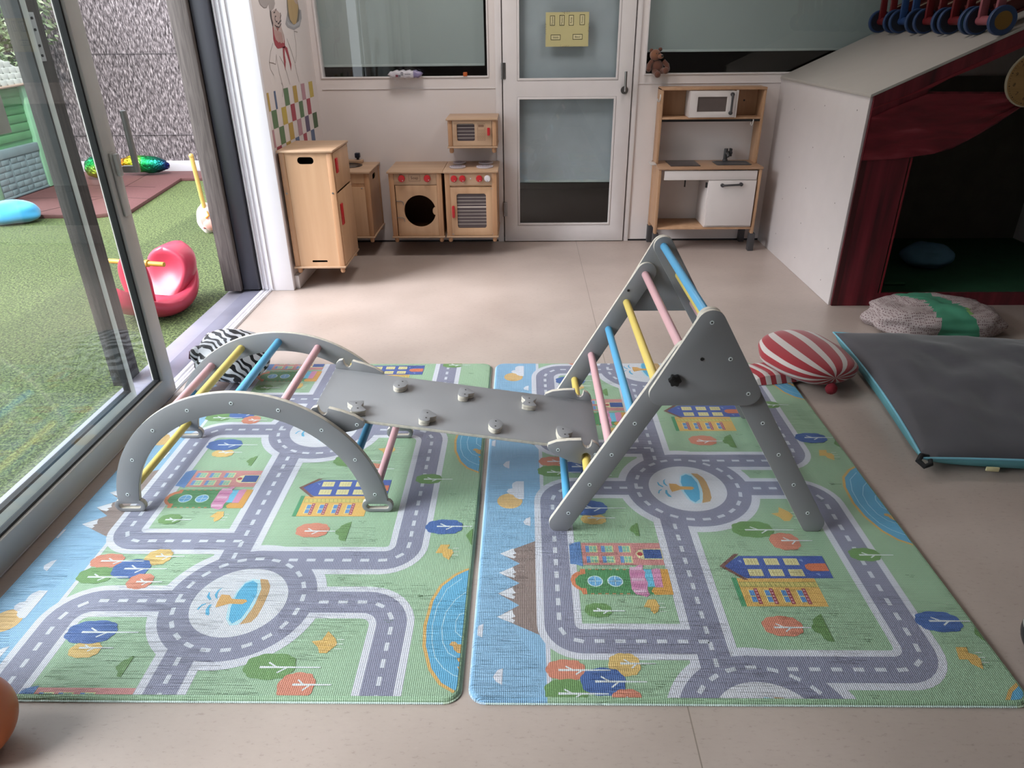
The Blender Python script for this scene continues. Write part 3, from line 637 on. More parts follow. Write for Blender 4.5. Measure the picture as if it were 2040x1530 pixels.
def play_mat(x0, x1, y0, y1, ox, oy, label, rz=0.0):
    Z0, T = 0.0, 0.0150
    clip = rrect(x0 + 0.013, x1 - 0.013, y0 + 0.013, y1 - 0.013, 0.032, 5)
    P = Paint(lambda x, y, d: (x, y, Z0 + T + d), clip, mu=0.10)
    # slab
    prof = [(0.002, 0.0), (0.0, 0.002), (0.0, 0.0045), (0.0035, 0.0055), (0.0045, 0.010), (0.008, 0.0138), (0.013, T)]
    L = [rrect(x0 + i, x1 - i, y0 + i, y1 - i, max(0.045 - i, 0.01), 5) for i, z in prof]
    n = len(L[0])
    skyx = 0.055 + ox
    for k in range(len(prof) - 1):
        for i in range(n):
            j = (i + 1) % n
            a, b, c_, d = L[k][i], L[k][j], L[k + 1][j], L[k + 1][i]
            q = [a + (Z0 + prof[k][1],), b + (Z0 + prof[k][1],), c_ + (Z0 + prof[k + 1][1],), d + (Z0 + prof[k + 1][1],)]
            if (a[0] - skyx) * (b[0] - skyx) < 0:      # long edge: split at the sky border
                t = (skyx - a[0]) / (b[0] - a[0])
                mb = (skyx, a[1] + (b[1] - a[1]) * t, q[0][2]); mt = (skyx, d[1] + (c_[1] - d[1]) * t, q[3][2])
                for qq in ([q[0], mb, mt, q[3]], [mb, q[1], q[2], mt]):
                    mx_ = sum(v[0] for v in qq) / 4; P.face3(qq, '#c2d4d0' if k < 3 else (CS if mx_ < skyx else CG))
            else:
                mx_ = (a[0] + b[0]) / 2
                P.face3(q, ('#b9cfe0' if mx_ < skyx else '#b7c9b4') if k < 3 else (CS if mx_ < skyx else CG))
    P.poly(rect(x0, x1, y0, y1), CG, 0)
    P.poly(rect(x0, skyx, y0, y1), CS, 1); P.poly(rect(skyx, skyx + 0.013, y0, y1), CW, 1.75)
    pad = '#b9bccb'
    for k in range(-2, 4):
        dy = oy + k * PER
        if 2.35 + dy < y0 or 0.6 + dy > y1: continue
        T_ = lambda pts: [(a + ox, b + dy) for a, b in pts]
        A = fillet([(0.44, 2.095), (0.096, 2.095), (0.096, 1.387), (0.497, 1.387)], [0.085, 0.062])
        B = [(0.497, 1.93), (0.497, 1.24)]
        Cc = fillet([(0.73, 2.093), (1.041, 2.093), (1.041, 1.297), (0.583, 1.297)], [0.09, 0.075])
        ring = circ(0.583, 2.095, 0.1785, 64)
        e = 0.1 * (k % 2)
        for i, (pth, hw) in enumerate(((A, 0.042), (B, 0.043), (Cc, 0.042))): P.stroke(T_(pth), hw + (0.021 if hw == 0.042 else 0.024), CW, 2 + 0.2 * i + e)
        P.stroke(T_(ring), 0.0415 + 0.028, CW, 2.7 + e, True)
        for i, (pth, hw) in enumerate(((A, 0.042), (B, 0.043), (Cc, 0.042))): P.stroke(T_(pth), hw, CR, 3 + 0.2 * i + e)
        P.stroke(T_(ring), 0.0415, CR, 3.7 + e, True)
        P.poly(T_(circ(0.583, 2.095, 0.137, 64)), '#c8cad3', 4)
        dashes(P, T_(A[0:1] + A[1:]), off=0.03); dashes(P, T_([(0.497, 1.89), (0.497, 1.30)])); dashes(P, T_(Cc[:-1] + [(0.66, 1.297)]), off=0.10)
        rd = circ(0.583, 2.095, 0.182, 80); dashes(P, T_(rd + [rd[0]]), step=0.05445, lay=4.8)
        mt = [(0.060, 1.816), (-0.076, 1.739), (-0.015, 1.694), (-0.077, 1.652), (-0.016, 1.608), (-0.079, 1.565), (-0.016, 1.518), (-0.078, 1.473), (0.060, 1.397)]
        P.poly(T_([(x if x > -0.07 or True else x, y) for x, y in mt]), '#81706c', 2 - 0.5)
        P.poly(T_(rect(0.056, 0.0605, 1.40, 1.81)), CW, 2.87)
        for cy in (1.739, 1.652, 1.565, 1.473):
            P.poly(T_([(-0.0785, cy), (-0.057, cy + 0.0135), (-0.036, cy + 0.0265), (-0.033, cy + 0.012), (-0.026, cy + 0.002), (-0.039, cy - 0.005), (-0.028, cy - 0.012), (-0.032, cy - 0.0225), (-0.055, cy - 0.0135)]), '#cfd2db', 3)
        P.poly(T_(circ(-0.052, 2.016, 0.044, 28)), '#cfab72', 3)
        for cl in CLOUD: P.poly(T_(cl), '#cdd0dc', 4)
        ctr = (1.30, 1.03)
        P.poly(T_(LAKE), '#c79f58', 4); P.poly(T_([(ctr[0] + (a - ctr[0]) * 0.945, ctr[1] + (b - ctr[1]) * 0.965) for a, b in LAKE]), '#559fc6', 5)
        for q in ([(1.223, 1.217), (1.182, 1.172), (1.161, 1.103), (1.155, 1.03), (1.161, 0.97), (1.175, 0.919), (1.199, 0.885), (1.228, 0.862), (1.251, 0.855)], [(1.251, 1.172), (1.211, 1.129), (1.188, 1.079), (1.182, 1.023), (1.19, 0.97), (1.208, 0.934), (1.229, 0.92)], [(1.255, 1.071), (1.240, 1.076), (1.228, 1.072), (1.219, 1.047), (1.221, 1.008), (1.238, 0.989), (1.255, 0.985)]):
            P.stroke(T_(q), 0.0013, '#a3cbdf', 6)
        for q in ([(1.209, 0.961), (1.214, 0.972), (1.224, 0.972), (1.232, 0.963), (1.251, 0.963), (1.253, 0.93), (1.233, 0.934), (1.222, 0.945), (1.22, 0.955)], [(1.232, 0.916), (1.251, 0.92), (1.252, 0.902), (1.239, 0.904)], [(1.236, 0.889), (1.255, 0.889), (1.254, 0.868), (1.243, 0.875)]):
            P.poly(T_(q), '#c39a5a', 7)
        for col, lay, q in POLY: P.poly(T_(q), col, lay)
        for i in range(8): P.stroke(T_([(0.1425 + 0.0045 * i, 1.695 + 0.002 * i), (0.1425 + 0.0045 * i, 1.79)]), 0.0005, '#3f67a3', 6)
        for i in range(14): P.stroke(T_([(0.143, 1.697 + 0.007 * i), (0.178, 1.690 + 0.0078 * i)]), 0.0005, '#3f67a3', 6)
        for x in (0.193, 0.243, 0.298):
            for y in (1.746, 1.697):
                P.poly(T_(rect(x, x + 0.037, y, y + 0.0325)), '#cdc993', 6); P.poly(T_(rect(x - 0.001, x + 0.011, y + 0.001, y + 0.031)), '#5b87bd', 7)
                for u, v in ((0.0125, 0.003), (0.0235, 0.003), (0.0125, 0.017), (0.0235, 0.017)): P.poly(T_(rect(x + u, x + u + 0.0095, y + v, y + v + 0.0125)), '#7fb39c', 7)
        for cx in (0.210, 0.270):
            P.poly(T_(circ(cx, 1.617, 0.0235, 22)), '#c3dbe0', 6); P.poly(T_(circ(cx, 1.617, 0.020, 22)), '#62a2d2', 7)
            P.stroke(T_([(cx, 1.599), (cx, 1.635)]), 0.001, '#c3dbe0', 8); P.stroke(T_([(cx - 0.018, 1.617), (cx + 0.018, 1.617)]), 0.001, '#c3dbe0', 8)
        for i in range(6):
            for y in (1.668, 1.565): P.poly(T_(rect(0.193 + 0.021 * i, 0.203 + 0.021 * i, y - 0.0015, y + 0.0015)), '#c8774f', 6)
        for i, y in enumerate((1.672, 1.648, 1.624, 1.600, 1.576)):
            P.poly(T_(rect(0.320, 0.358, y - 0.006, y + 0.006)), '#d3aac3' if i % 2 == 0 else '#b9709b', 8)
        for x in (0.677, 0.739, 0.799):
            for y in (1.690, 1.641):
                P.poly(T_(rect(x, x + 0.043, y, y + 0.030)), '#cfc68f', 7); P.stroke(T_([(x + 0.004, y + 0.015), (x + 0.039, y + 0.015)]), 0.0005, '#a8976a', 8)
                for q in (0.012, 0.022, 0.032): P.stroke(T_([(x + q, y + 0.004), (x + q, y + 0.026)]), 0.0005, '#a8976a', 8)
        for x, y in ((0.664, 1.705), (0.853, 1.710), (0.884, 1.648)):
            P.stroke(T_([(x - 0.005, y + 0.005), (x, y), (x + 0.004, y - 0.005)]), 0.0013, '#8fa6d6', 8); P.stroke(T_([(x, y + 0.006), (x + 0.005, y + 0.001)]), 0.0011, '#8fa6d6', 8)
        for i in range(16): P.stroke(T_([(0.641 + 0.0145 * i, 1.597), (0.637 + 0.0145 * i, 1.6145)]), 0.0006, '#5f7a3c', 7)
        P.stroke(T_([(0.636, 1.596), (0.865, 1.596)]), 0.0006, '#5f7a3c', 7); P.stroke(T_([(0.636, 1.6155), (0.865, 1.6155)]), 0.0006, '#5f7a3c', 7)
        for x in (0.653, 0.698, 0.746, 0.793):
            P.poly(T_(rect(x, x + 0.018, 1.531, 1.584)), '#d8c98a', 6); P.poly(T_(rect(x + 0.003, x + 0.017, 1.559, 1.581)), '#4d84bf', 7); P.poly(T_(rect(x + 0.003, x + 0.017, 1.534, 1.555)), '#4d84bf', 7)
            P.poly(T_(rect(x + 0.018, x + 0.029, 1.526, 1.589)), '#8e2f43', 6)
            for j in range(5): P.poly(T_(circ(x + 0.0235, 1.533 + 0.0122 * j, 0.0034, 8)), '#cf9a9f', 7)
        for q in BUSH: P.poly(T_(q), '#5c8549', 6)
        for q in FLY:
            P.poly(T_(q), '#cda659', 6); mx_ = max(a for a, b in q); my_ = sum(b for a, b in q) / len(q)
            for e in (-0.018, -0.002, 0.014): P.stroke(T_([(mx_ - 0.004, my_ + e), (mx_ + 0.016, my_ + e)]), 0.0011, '#d4dcd6', 7)
        for i, (cx, cy, rx, ry, ty, a, b, col) in enumerate(TREES):
            P.poly(T_(crown(cx, cy, rx, ry, i * 1.3)), PC[col], 6 + 0.08 * i)
            wtr = '#cfd6da'; L_ = 7.3
            P.poly(T_([(a, ty - 0.0035), (a, ty + 0.0035), (b, ty + 0.0018), (b, ty - 0.0018)]), wtr, L_)
            m_ = a + (b - a) * 0.28; P.stroke(T_([(m_, ty), (m_ - rx * 0.35, ty + ry * 0.36)]), 0.0022, wtr, L_ + 0.2)
            m_ = a + (b - a) * 0.46; P.stroke(T_([(m_, ty), (m_ - rx * 0.34, ty - ry * 0.42)]), 0.0022, wtr, L_ + 0.4)
        for gx, gy in ((0.654, 1.775), (0.867, 1.487), (0.921, 1.394), (1.156, 1.644), (0.28, 1.537), (0.32, 1.875), (0.34, 1.245), (1.03, 2.02), (0.98, 1.18), (0.86, 2.19), (0.30, 2.28), (1.19, 1.31)):
            P.stroke(T_([(gx - 0.014, gy + 0.004), (gx - 0.002, gy + 0.003)]), 0.0007, '#3f5f3c', 6); P.stroke(T_([(gx + 0.002, gy + 0.003), (gx + 0.014, gy + 0.002)]), 0.0007, '#3f5f3c', 6); P.stroke(T_([(gx - 0.005, gy - 0.004), (gx + 0.007, gy - 0.005)]), 0.0007, '#3f5f3c', 6)
        P.stroke(T_([(1.097, 1.147), (1.115, 1.144), (1.141, 1.144)]), 0.001, '#3f5f3c', 6); P.stroke(T_([(1.100, 1.140), (1.115, 1.144)]), 0.001, '#3f5f3c', 6)
    o = P.build('play_mat', mat_m)
    me = o.data; c = Vector(((x0 + x1) / 2, (y0 + y1) / 2, 0)); me.transform(Matrix.Translation(-c)); o.location = c; o.rotation_euler.z = rz
    return tag(o, label, 'play mat', 'printed road map play mats')
play_mat(-1.548, -0.158, 1.195, 3.150, -1.412, 0.41, 'padded road map play mat nearer the sliding glass door, under the climbing arch')
play_mat(-0.143, 1.246, 1.195, 3.150, 0.0, 0.0, 'padded road map play mat on the right, under the climbing triangle')

# ---------------------------------------------------------------- climbing arch, ramp, triangle
MZ = 0.0165
def panel(name, outline, y0, y1, parent, holes=(), bevel=0.0018):
    return G().prism('xz', outline, y0, y1, holes, mi=0, side=1).build(name, [grey_p, ply], parent, bevel=bevel, seg=2)
def screw(x, z, y, parent, s=-1):
    g = G().cyl((x, y, z), (x, y + s * 0.0012, z), 0.0062, 14, mi=0); g.cyl((x, y + s * 0.0012, z), (x, y + s * 0.0016, z), 0.0028, 10, mi=1)
    return g.build('screw', [screw_m, blk], parent)
def rung(x, z, y0, y1, m, parent): return G().cyl((x, y0, z), (x, y1, z), 0.0138, 24).build('rung', m, parent, bevel=0.002)

AX, AZ, RO, RI = -0.928, 0.012, 0.466, 0.391
arch = thing('climbing_arch', 'grey climbing arch with yellow, blue and pink rungs beside the glass door', 'climbing arch', (0, 0, 0))
def arch_outline():
    o = []; zf = MZ + 0.052
    aO = math.asin((zf - AZ) / RO); aI = math.asin((zf - AZ) / RI)
    N = 60
    for i in range(N + 1):
        t = aO + (PI - 2 * aO) * i / N; o.append((AX + RO * math.cos(t), AZ + RO * math.sin(t)))
    def foot(sgn):
        # lobed foot, from outer to inner for the left leg
        xo = AX + sgn * (RO + 0.013); xi = AX + sgn * (RI - 0.018)
        p = []
        for k in range(9):
            t = PI / 2 * 0.9 - (PI * 0.95) * k / 8
            p.append((xo - sgn * 0.022 + sgn * 0.022 * math.cos(t), MZ + 0.024 + 0.024 * math.sin(t)))
        q = []
        for k in range(9):
            t = -PI / 2 + (PI * 0.9) * k / 8
            q.append((xi + sgn * 0.022 - sgn * 0.022 * math.cos(t), MZ + 0.024 + 0.024 * math.sin(t)))
        return p + q
    o += foot(-1)
    for i in range(N + 1):
        t = PI - aI - (PI - 2 * aI) * i / N; o.append((AX + RI * math.cos(t), AZ + RI * math.sin(t)))
    o += list(reversed(foot(1)))
    return o
ao = arch_outline()
slots = []
for sgn in (-1, 1):
    c = AX + sgn * (RO + RI - 0.003) / 2; slots.append(rrect(c - 0.037, c + 0.037, MZ + 0.013, MZ + 0.033, 0.0095, 4))
for y in (1.950, 2.435): panel('side_panel', ao, y, y + 0.018, arch, slots)
for i, m in enumerate((rP, rB, rY, rP, rB, rY, rP, rB, rY)):
    t = math.radians(10.5 + 19.9 * i); x, z = AX + 0.429 * math.cos(t), AZ + 0.429 * math.sin(t)
    rung(x, z, 1.960, 2.443, m, arch); screw(x, z, 1.950, arch, -1); screw(x, z, 2.453, arch, 1)

tri = thing('climbing_triangle', 'tall grey climbing triangle with pastel rungs standing on the right mat', 'climbing triangle', (0, 0, 0))
LR = [(0.460, 0.648), (0.396, 0.536), (0.332, 0.424), (0.2685, 0.3125), (0.205, 0.201), (0.141, 0.0895)]
RR = [(0.521, 0.757), (0.587, 0.645), (0.653, 0.533), (0.7155, 0.425), (0.781, 0.313), (0.846, 0.201), (0.909, 0.0915)]
def leg_outline(a, b, r, ext_a, ext_b, flat):
    A, B = Vector(a), Vector(b); d = (B - A).normalized(); n = Vector((-d.y, d.x)); A = A - d * ext_a; B = B + d * ext_b; o = []
    for k in range(13):
        t = PI * k / 12; o.append(tuple(A + n * r * math.cos(t) - d * r * math.sin(t)))
    for k in range(13):
        t = PI * k / 12; q = B - n * r * math.cos(t) + d * r * math.sin(t); o.append((q.x, max(q.y, MZ)))
    return o
lo = leg_outline(LR[0], LR[-1], 0.0365, 0.010, 0.050, True)
ro = leg_outline(RR[0], RR[-1], 0.0365, 0.0, 0.052, True)
def tri_outline():
    cs = [((0.521, 0.752), 0.041), ((0.402, 0.531), 0.037), ((0.653, 0.531), 0.037)]
    pts = []
    for i, (c, r) in enumerate(cs):
        pv = Vector(cs[i - 1][0]); nx = Vector(cs[(i + 1) % 3][0]); cc = Vector(c)
        n1 = (cc - pv).normalized(); n1 = Vector((n1.y, -n1.x)); n2 = (nx - cc).normalized(); n2 = Vector((n2.y, -n2.x))
        a1, a2 = math.atan2(n1.y, n1.x), math.atan2(n2.y, n2.x)
        if a2 < a1: a2 += 2 * PI
        for k in range(11):
            t = a1 + (a2 - a1) * k / 10; pts.append((c[0] + r * math.cos(t), c[1] + r * math.sin(t)))
    return pts
to = tri_outline()
for yl, yp in ((1.850, 1.8345), (2.590, 2.6085)):
    panel('leg', lo, yl, yl + 0.018, tri); panel('leg', ro, yl, yl + 0.018, tri)
    panel('gusset_plate', to, yp, yp + 0.015, tri)
for (x, z), m in zip(LR, (rP, rY, rB, rP, rY, rB)): rung(x, z, 1.862, 2.598, m, tri)
for (x, z), m in zip(RR, (rB, rY, rP, rB, rY, rP, rB)): rung(x, z, 1.862, 2.598, m, tri)
for x, z in RR[:3]: screw(x, z, 1.8345, tri)
for x, z in LR[2:] + RR[3:]: screw(x, z, 1.850, tri)
G().cyl((0.506, 1.8345, 0.645), (0.506, 1.8325, 0.645), 0.005, 14).build('bolt', blk, tri)
G().cyl((0.400, 2.590, 0.585), (0.400, 2.588, 0.585), 0.005, 14).build('bolt', blk, tri)
star = []
for i in range(48):
    t = 2 * PI * i / 48; r = 0.0165 + 0.0022 * math.cos(6 * t); star.append((0.4335 + r * math.cos(t), 0.581 + r * math.sin(t)))
g = G().prism('xz', star, 1.8345, 1.820); g.cyl((0.4335, 1.820, 0.581), (0.4335, 1.817, 0.581), 0.006, 16)
g.build('star_knob', blk, tri, bevel=0.0025)

ramp = thing('climbing_ramp', 'grey sloping board with climbing grips bridging the arch and the triangle', 'climbing ramp', (0, 0, 0))
SL = (0.243 - 0.369) / (0.205 + 0.651); zt = lambda x: 0.369 + SL * (x + 0.651)
X0, X1 = -0.697, 0.252
G().prism('xz', [(X0, zt(X0)), (X0, zt(X0) - 0.0125), (X1, zt(X1) - 0.0125), (X1, zt(X1))], 2.0005, 2.3395, mi=1, side=0).build('board', [grey_p, ply], ramp, bevel=0.001)
def hook_plate(cx, sgn):
    # profile of the shaped side plate; cx = rung position, sgn=+1 plate body extends to +x
    o = []
    def L(dx, dz): o.append((cx + sgn * dx, zt(cx + sgn * dx) + dz))
    L(-0.046, 0.006); L(-0.042, 0.020); L(-0.032, 0.032); L(-0.016, 0.038)
    for k in range(7):
        t = PI + PI * k / 6; L(0.0 + 0.0155 * math.cos(t) , 0.034 + 0.024 * math.sin(t))
    L(0.018, 0.038); L(0.06, 0.031); L(0.10, 0.020); L(0.128, 0.004); L(0.130, -0.008); L(0.122, -0.020); L(0.09, -0.036); L(0.045, -0.052); L(0.016, -0.056)
    L(0.0155, -0.024)
    for k in range(1, 6):
        t = PI * k / 6; L(0.0155 * math.cos(t), -0.024 + 0.0155 * math.sin(t))
    L(-0.0155, -0.024); L(-0.0165, -0.048); L(-0.032, -0.036); L(-0.044, -0.014)
    return o
for cx, sg in ((-0.651, 1), (0.205, -1)):
    hp = hook_plate(cx, sg)
    panel('hook_plate', hp, 1.982, 2.000, ramp); panel('hook_plate', hp, 2.340, 2.358, ramp)
    xs = (cx + sg * 0.105,) if sg > 0 else (cx - 0.095, cx + 0.030)
    for x in xs: screw(x, zt(x) - 0.010, 1.982, ramp)
def grip(kind, x, y, rot):
    if kind == 'oval': o = circ(0, 0, 0.023, 28, 0.034)
    elif kind == 'fish': o = [(-0.028, 0.036), (0.0, 0.030), (0.028, 0.036), (0.024, 0.014), (0.012, 0.0), (0.022, -0.018), (0.026, -0.032), (0.010, -0.038), (-0.010, -0.038), (-0.026, -0.032), (-0.022, -0.018), (-0.012, 0.0), (-0.024, 0.014)]
    else: o = [(-0.020, 0.036), (0.004, 0.038), (0.014, 0.026), (0.030, 0.016), (0.032, 0.002), (0.022, -0.006), (0.010, -0.012), (0.014, -0.024), (0.008, -0.036), (-0.012, -0.038), (-0.023, -0.030), (-0.024, 0.0)]
    cs, sn = math.cos(rot), math.sin(rot)
    # smooth the outline
    if kind != 'oval':
        for _ in range(2):
            q = []
            for i in range(len(o)):
                a, b = Vector(o[i]), Vector(o[(i + 1) % len(o)]); q += [tuple(a * 0.75 + b * 0.25), tuple(a * 0.25 + b * 0.75)]
            o = q
    g = G(); g.prism('xy', o, 0.0, 0.010, mi=0, side=1); g.prism('xy', [(a * 1.03, b * 1.03) for a, b in o], 0.010, 0.021, mi=0, side=1)
    M = Matrix.Translation((x, y, zt(x))) @ Matrix.Rotation(-math.atan(SL), 4, 'Y') @ Matrix.Rotation(rot, 4, 'Z')
    g.xform(M); gp = g.build('grip', [grey_p, ply], ramp, bevel=0.0012)
    h = G()
    for s_ in (-0.017, 0.017): h.cyl((0, s_, 0.0208), (0, s_, 0.0216), 0.003, 10)
    h.xform(M); h.build('screw_hole', blk, gp)
for a in (('fish', -0.560, 2.052, 0.35), ('oval', -0.446, 2.247, -0.25), ('mitten', -0.216, 2.245, 0.0), ('fish', 0.014, 2.243, 0.0), ('mitten', -0.329, 2.047, 0.0), ('oval', -0.100, 2.049, 0.0), ('mitten', 0.130, 2.053, 0.15)): grip(*a)

# ---------------------------------------------------------------- the yard outside
def turf():
    t = NT('artificial_turf'); c = t.coords()
    a = t.n('ShaderNodeTexNoise'); a.inputs['Scale'].default_value = 75; a.inputs['Detail'].default_value = 6; a.inputs['Roughness'].default_value = 0.85; t.l(c, a.inputs['Vector'])
    col = t.ramp(a.outputs[0], [(0.42, lin('#1a240e')), (0.5, lin('#4c5d30')), (0.58, lin('#86965c'))])
    b = t.n('ShaderNodeTexNoise'); b.inputs['Scale'].default_value = 0.9; t.l(c, b.inputs['Vector'])
    v = t.ramp(b.outputs[0], [(0.3, (0.85, 0.85, 0.82, 1)), (0.7, (1, 1, 1, 1))])
    m = t.n('ShaderNodeMix'); m.data_type = 'RGBA'; m.blend_type = 'MULTIPLY'; m.inputs[0].default_value = 1; t.l(col, m.inputs[6]); t.l(v, m.inputs[7])
    t.l(m.outputs[2], t.b.inputs['Base Color']); t.b.inputs['Roughness'].default_value = 0.8
    t.bump(a.outputs[0], 0.8, 0.01); return t.m
G().box(-14, -1.885, -6, 14, -0.06, -0.012).build('ground', turf(), kind='structure')
rub = mat('dark_red_rubber', '#603d3d', 0.7, var=0.08, vs=60, bump=0.2, bs=300)
rt = thing('rubber_tiles', 'dark red rubber safety tiles laid in front of the brush fence', 'tiles')
edge_pts = [(-9.0, 6.26), (-3.83, 6.262), (-3.60, 6.42), (-3.80, 7.95), (-1.95, 8.0), (-1.95, 8.373), (-9.0, 8.373)]
G().prism('xy', edge_pts, -0.012, 0.022).build('tile_field', rub, rt, bevel=0.003)
g = G()
for x0, y0, x1, y1 in ((-4.45, 6.27, -4.12, 7.0), (-4.12, 7.0, -3.66, 6.9), (-4.75, 7.6, -3.85, 7.45), (-4.12, 7.0, -4.3, 8.3), (-5.5, 6.9, -4.12, 7.0)):
    g.tube([(x0, y0, 0.0222), (x1, y1, 0.0222)], 0.0025, 4)
g.build('joints', mat('dark_joint', '#33211f', 0.8), rt)

def brush_mat():
    t = NT('brushwood'); c = t.coords((1, 1, 0.20), rot=(0, 0.30, 0))
    a = t.n('ShaderNodeTexNoise'); a.inputs['Scale'].default_value = 105; a.inputs['Detail'].default_value = 5; a.inputs['Roughness'].default_value = 0.65; a.inputs['Distortion'].default_value = 0.5; t.l(c, a.inputs['Vector'])
    c2 = t.coords((1, 1, 0.3), rot=(0, -0.4, 0)); b = t.n('ShaderNodeTexNoise'); b.inputs['Scale'].default_value = 60; b.inputs['Detail'].default_value = 6; t.l(c2, b.inputs['Vector'])
    m = t.n('ShaderNodeMath'); m.operation = 'ADD'; t.l(a.outputs[0], m.inputs[0]); t.l(b.outputs[0], m.inputs[1])
    h = t.n('ShaderNodeMath'); h.operation = 'MULTIPLY'; h.inputs[1].default_value = 0.5; t.l(m.outputs[0], h.inputs[0])
    t.l(t.ramp(h.outputs[0], [(0.38, lin('#1f1a1b')), (0.49, lin('#6f666a')), (0.62, lin('#c3b9bd'))]), t.b.inputs['Base Color'])
    t.b.inputs['Roughness'].default_value = 0.9; t.bump(h.outputs[0], 1.0, 0.03); return t.m
bf = thing('brush_fence', 'grey brushwood fence behind wire netting, with a white board at its foot', 'fence')
G().box(-9, -1.7, 8.40, 8.52, 0.12, 2.6).build('brushwood', brush_mat(), bf)
G().box(-9, -1.7, 8.375, 8.40, -0.012, 0.135).build('kick_board', mat('white_painted_board', '#b9b9bf', 0.5, var=0.02), bf, bevel=0.003)
g = G(); wire = mat('thin_dark_wire', '#4a4447', 0.5)
for z in (1.26, 0.42): g.tube([(-9, 8.392, z), (-1.7, 8.392, z)], 0.0028, 5)
for i in range(-4, 34):
    x = -5.6 + i * 0.12
    for k in range(1): 
        g.tube([(x, 8.391, 0.14), (x + 1.2, 8.391, 2.5)], 0.0016, 4); g.tube([(x, 8.391, 0.14), (x - 1.2, 8.391, 2.5)], 0.0016, 4)
g.build('wire_netting', wire, bf)

# shrub beside the play house
def leafcluster(name, label, c, r, n, cols, seed):
    random.seed(seed); g = G()
    for i in range(n):
        d = Vector((random.gauss(0, 1), random.gauss(0, 1), random.gauss(0, 1))).normalized() * random.uniform(0.55, 1.0)
        p = Vector((c[0] + d.x * r[0], c[1] + d.y * r[1], c[2] + d.z * r[2])); a = Vector((random.gauss(0, 1), random.gauss(0, 1), random.gauss(0, .6))).normalized() * 0.05; b = a.orthogonal().normalized() * 0.016
        vs = [g.bm.verts.new(p + q) for q in (-a, b, a, -b)]; f = g.bm.faces.new(vs); f.material_index = random.randrange(len(cols))
    t = thing(name, label, 'shrub')
    g.build('foliage', [mat('leaf_%s' % h[1:], h, 0.6) for h in cols], t)
    G().tube([(c[0], c[1], 0.0265), (c[0] + .03, c[1], c[2])], 0.03, 8).build('stem', post_m, t)
leafcluster('garden_shrub', 'leafy shrub rising behind the toy play house', (-5.6, 8.0, 1.75), (0.9, 0.3, 0.7), 2600, ['#8a9a77', '#6b7d5c', '#a6b193'], 5)

# toy play house
ph = thing('play_house', 'green plastic play house with grey-blue brick base and white scalloped roof', 'play house')
gp = mat('mint_green_plastic', '#8fc3a0', 0.4); gd = mat('leaf_green_plastic', '#5f9668', 0.45); gb = mat('grey_blue_plastic', '#7f9298', 0.45); gw = mat('white_roof_plastic', '#d5d6d2', 0.5)
G().box(-6.2, -5.03, 6.74, 7.58, 0.0265, 1.02).build('wall', gd, ph, bevel=0.01)
g = G()
for z in (0.52, 0.60, 0.68, 0.76, 0.84, 0.92): g.box(-5.032, -5.02, 6.78, 7.50, z, z + 0.068)
g.build('plank_panel', gd, ph, bevel=0.004)
g = G().box(-5.05, -4.985, 7.50, 7.60, 0.0265, 1.03); g.box(-5.05, -4.985, 6.70, 6.78, 0.0265, 1.03)
for i, fr in enumerate((g,)): fr.build('corner_posts', gp, ph, bevel=0.008)
g = G(); g.box(-5.04, -4.985, 6.78, 7.50, 0.395, 0.475); g.box(-5.04, -4.99, 6.78, 7.50, 0.0265, 0.05); g.box(-5.04, -5.0, 6.78, 7.50, 0.04, 0.395)
br = g.build('brick_base', gb, ph, bevel=0.006)
g = G()
for k in range(3):
    for r_ in range(6):
        y0 = 6.80 + k * 0.236; z0 = 0.055 + r_ * 0.057; cut = 0.09 if r_ % 2 else 0.125
        g.box(-5.0, -4.992, y0, y0 + cut, z0, z0 + 0.046); g.box(-5.0, -4.992, y0 + cut + 0.008, y0 + 0.205, z0, z0 + 0.046)
g.build('raised_bricks', gb, br, bevel=0.008)
# roof: hipped, rows of scallops
g = G(); A = Vector((-4.93, 6.58, 1.02)); B = Vector((-4.93, 7.64, 1.02)); Cc = Vector((-5.28, 7.46, 1.26)); D = Vector((-5.45, 6.95, 1.36))
g.prism('yz', [(6.58, 1.0), (7.66, 1.02), (7.62, 1.14), (7.34, 1.25), (6.9, 1.36), (6.58, 1.36)], -6.2, -4.99)
roof = g.build('roof', gw, ph, bevel=0.006)
g = G()
for r_ in range(6):
    for k in range(11):
        y = 6.62 + k * 0.10 + (0.05 if r_ % 2 else 0); z = 1.045 + r_ * 0.052
        lim = 1.25 + (7.34 - y) * 0.25
        if y > 7.36: lim = 1.23 - (y - 7.34) * 0.35
        if z > lim - 0.01 or y > 7.62: continue
        xx = -4.955 - r_ * 0.006
        o = [(y + 0.05 * math.cos(t), z - 0.03 * abs(math.sin(t))) for t in [PI + PI * i / 8 for i in range(9)]] + [(y + 0.05, z + 0.03), (y - 0.05, z + 0.03)]
        g.prism('yz', o, xx - 0.012, xx + 0.004)
g.build('scallops', gw, roof, bevel=0.003)
g = G().tube([(-4.95, 6.55, 0.995), (-4.95, 7.64, 1.025)], 0.012, 8); g.build('eave_edge', mat('pale_brown_trim', '#b29a8c', 0.5), ph)

# soft things left outside
blue_f = mat('sky_blue_plush', '#3f9fd8', 0.9, sheen=0.5)
def nz(d, f, s, o=0.0): return s * noise.noise(Vector((d.x * f + o, d.y * f, d.z * f)))
o = G().blob((0, 0, 0), (0.26, 0.15, 0.10), 32, 20, lambda d: 1 + nz(d, 1.6, 0.16, 3)).build('floor_cushion', blue_f)
o.location = (-4.50, 6.10, 0.082); o.rotation_euler.z = 0.25; tag(o, 'bright blue cushion lying at the edge of the rubber tiles outside', 'cushion')

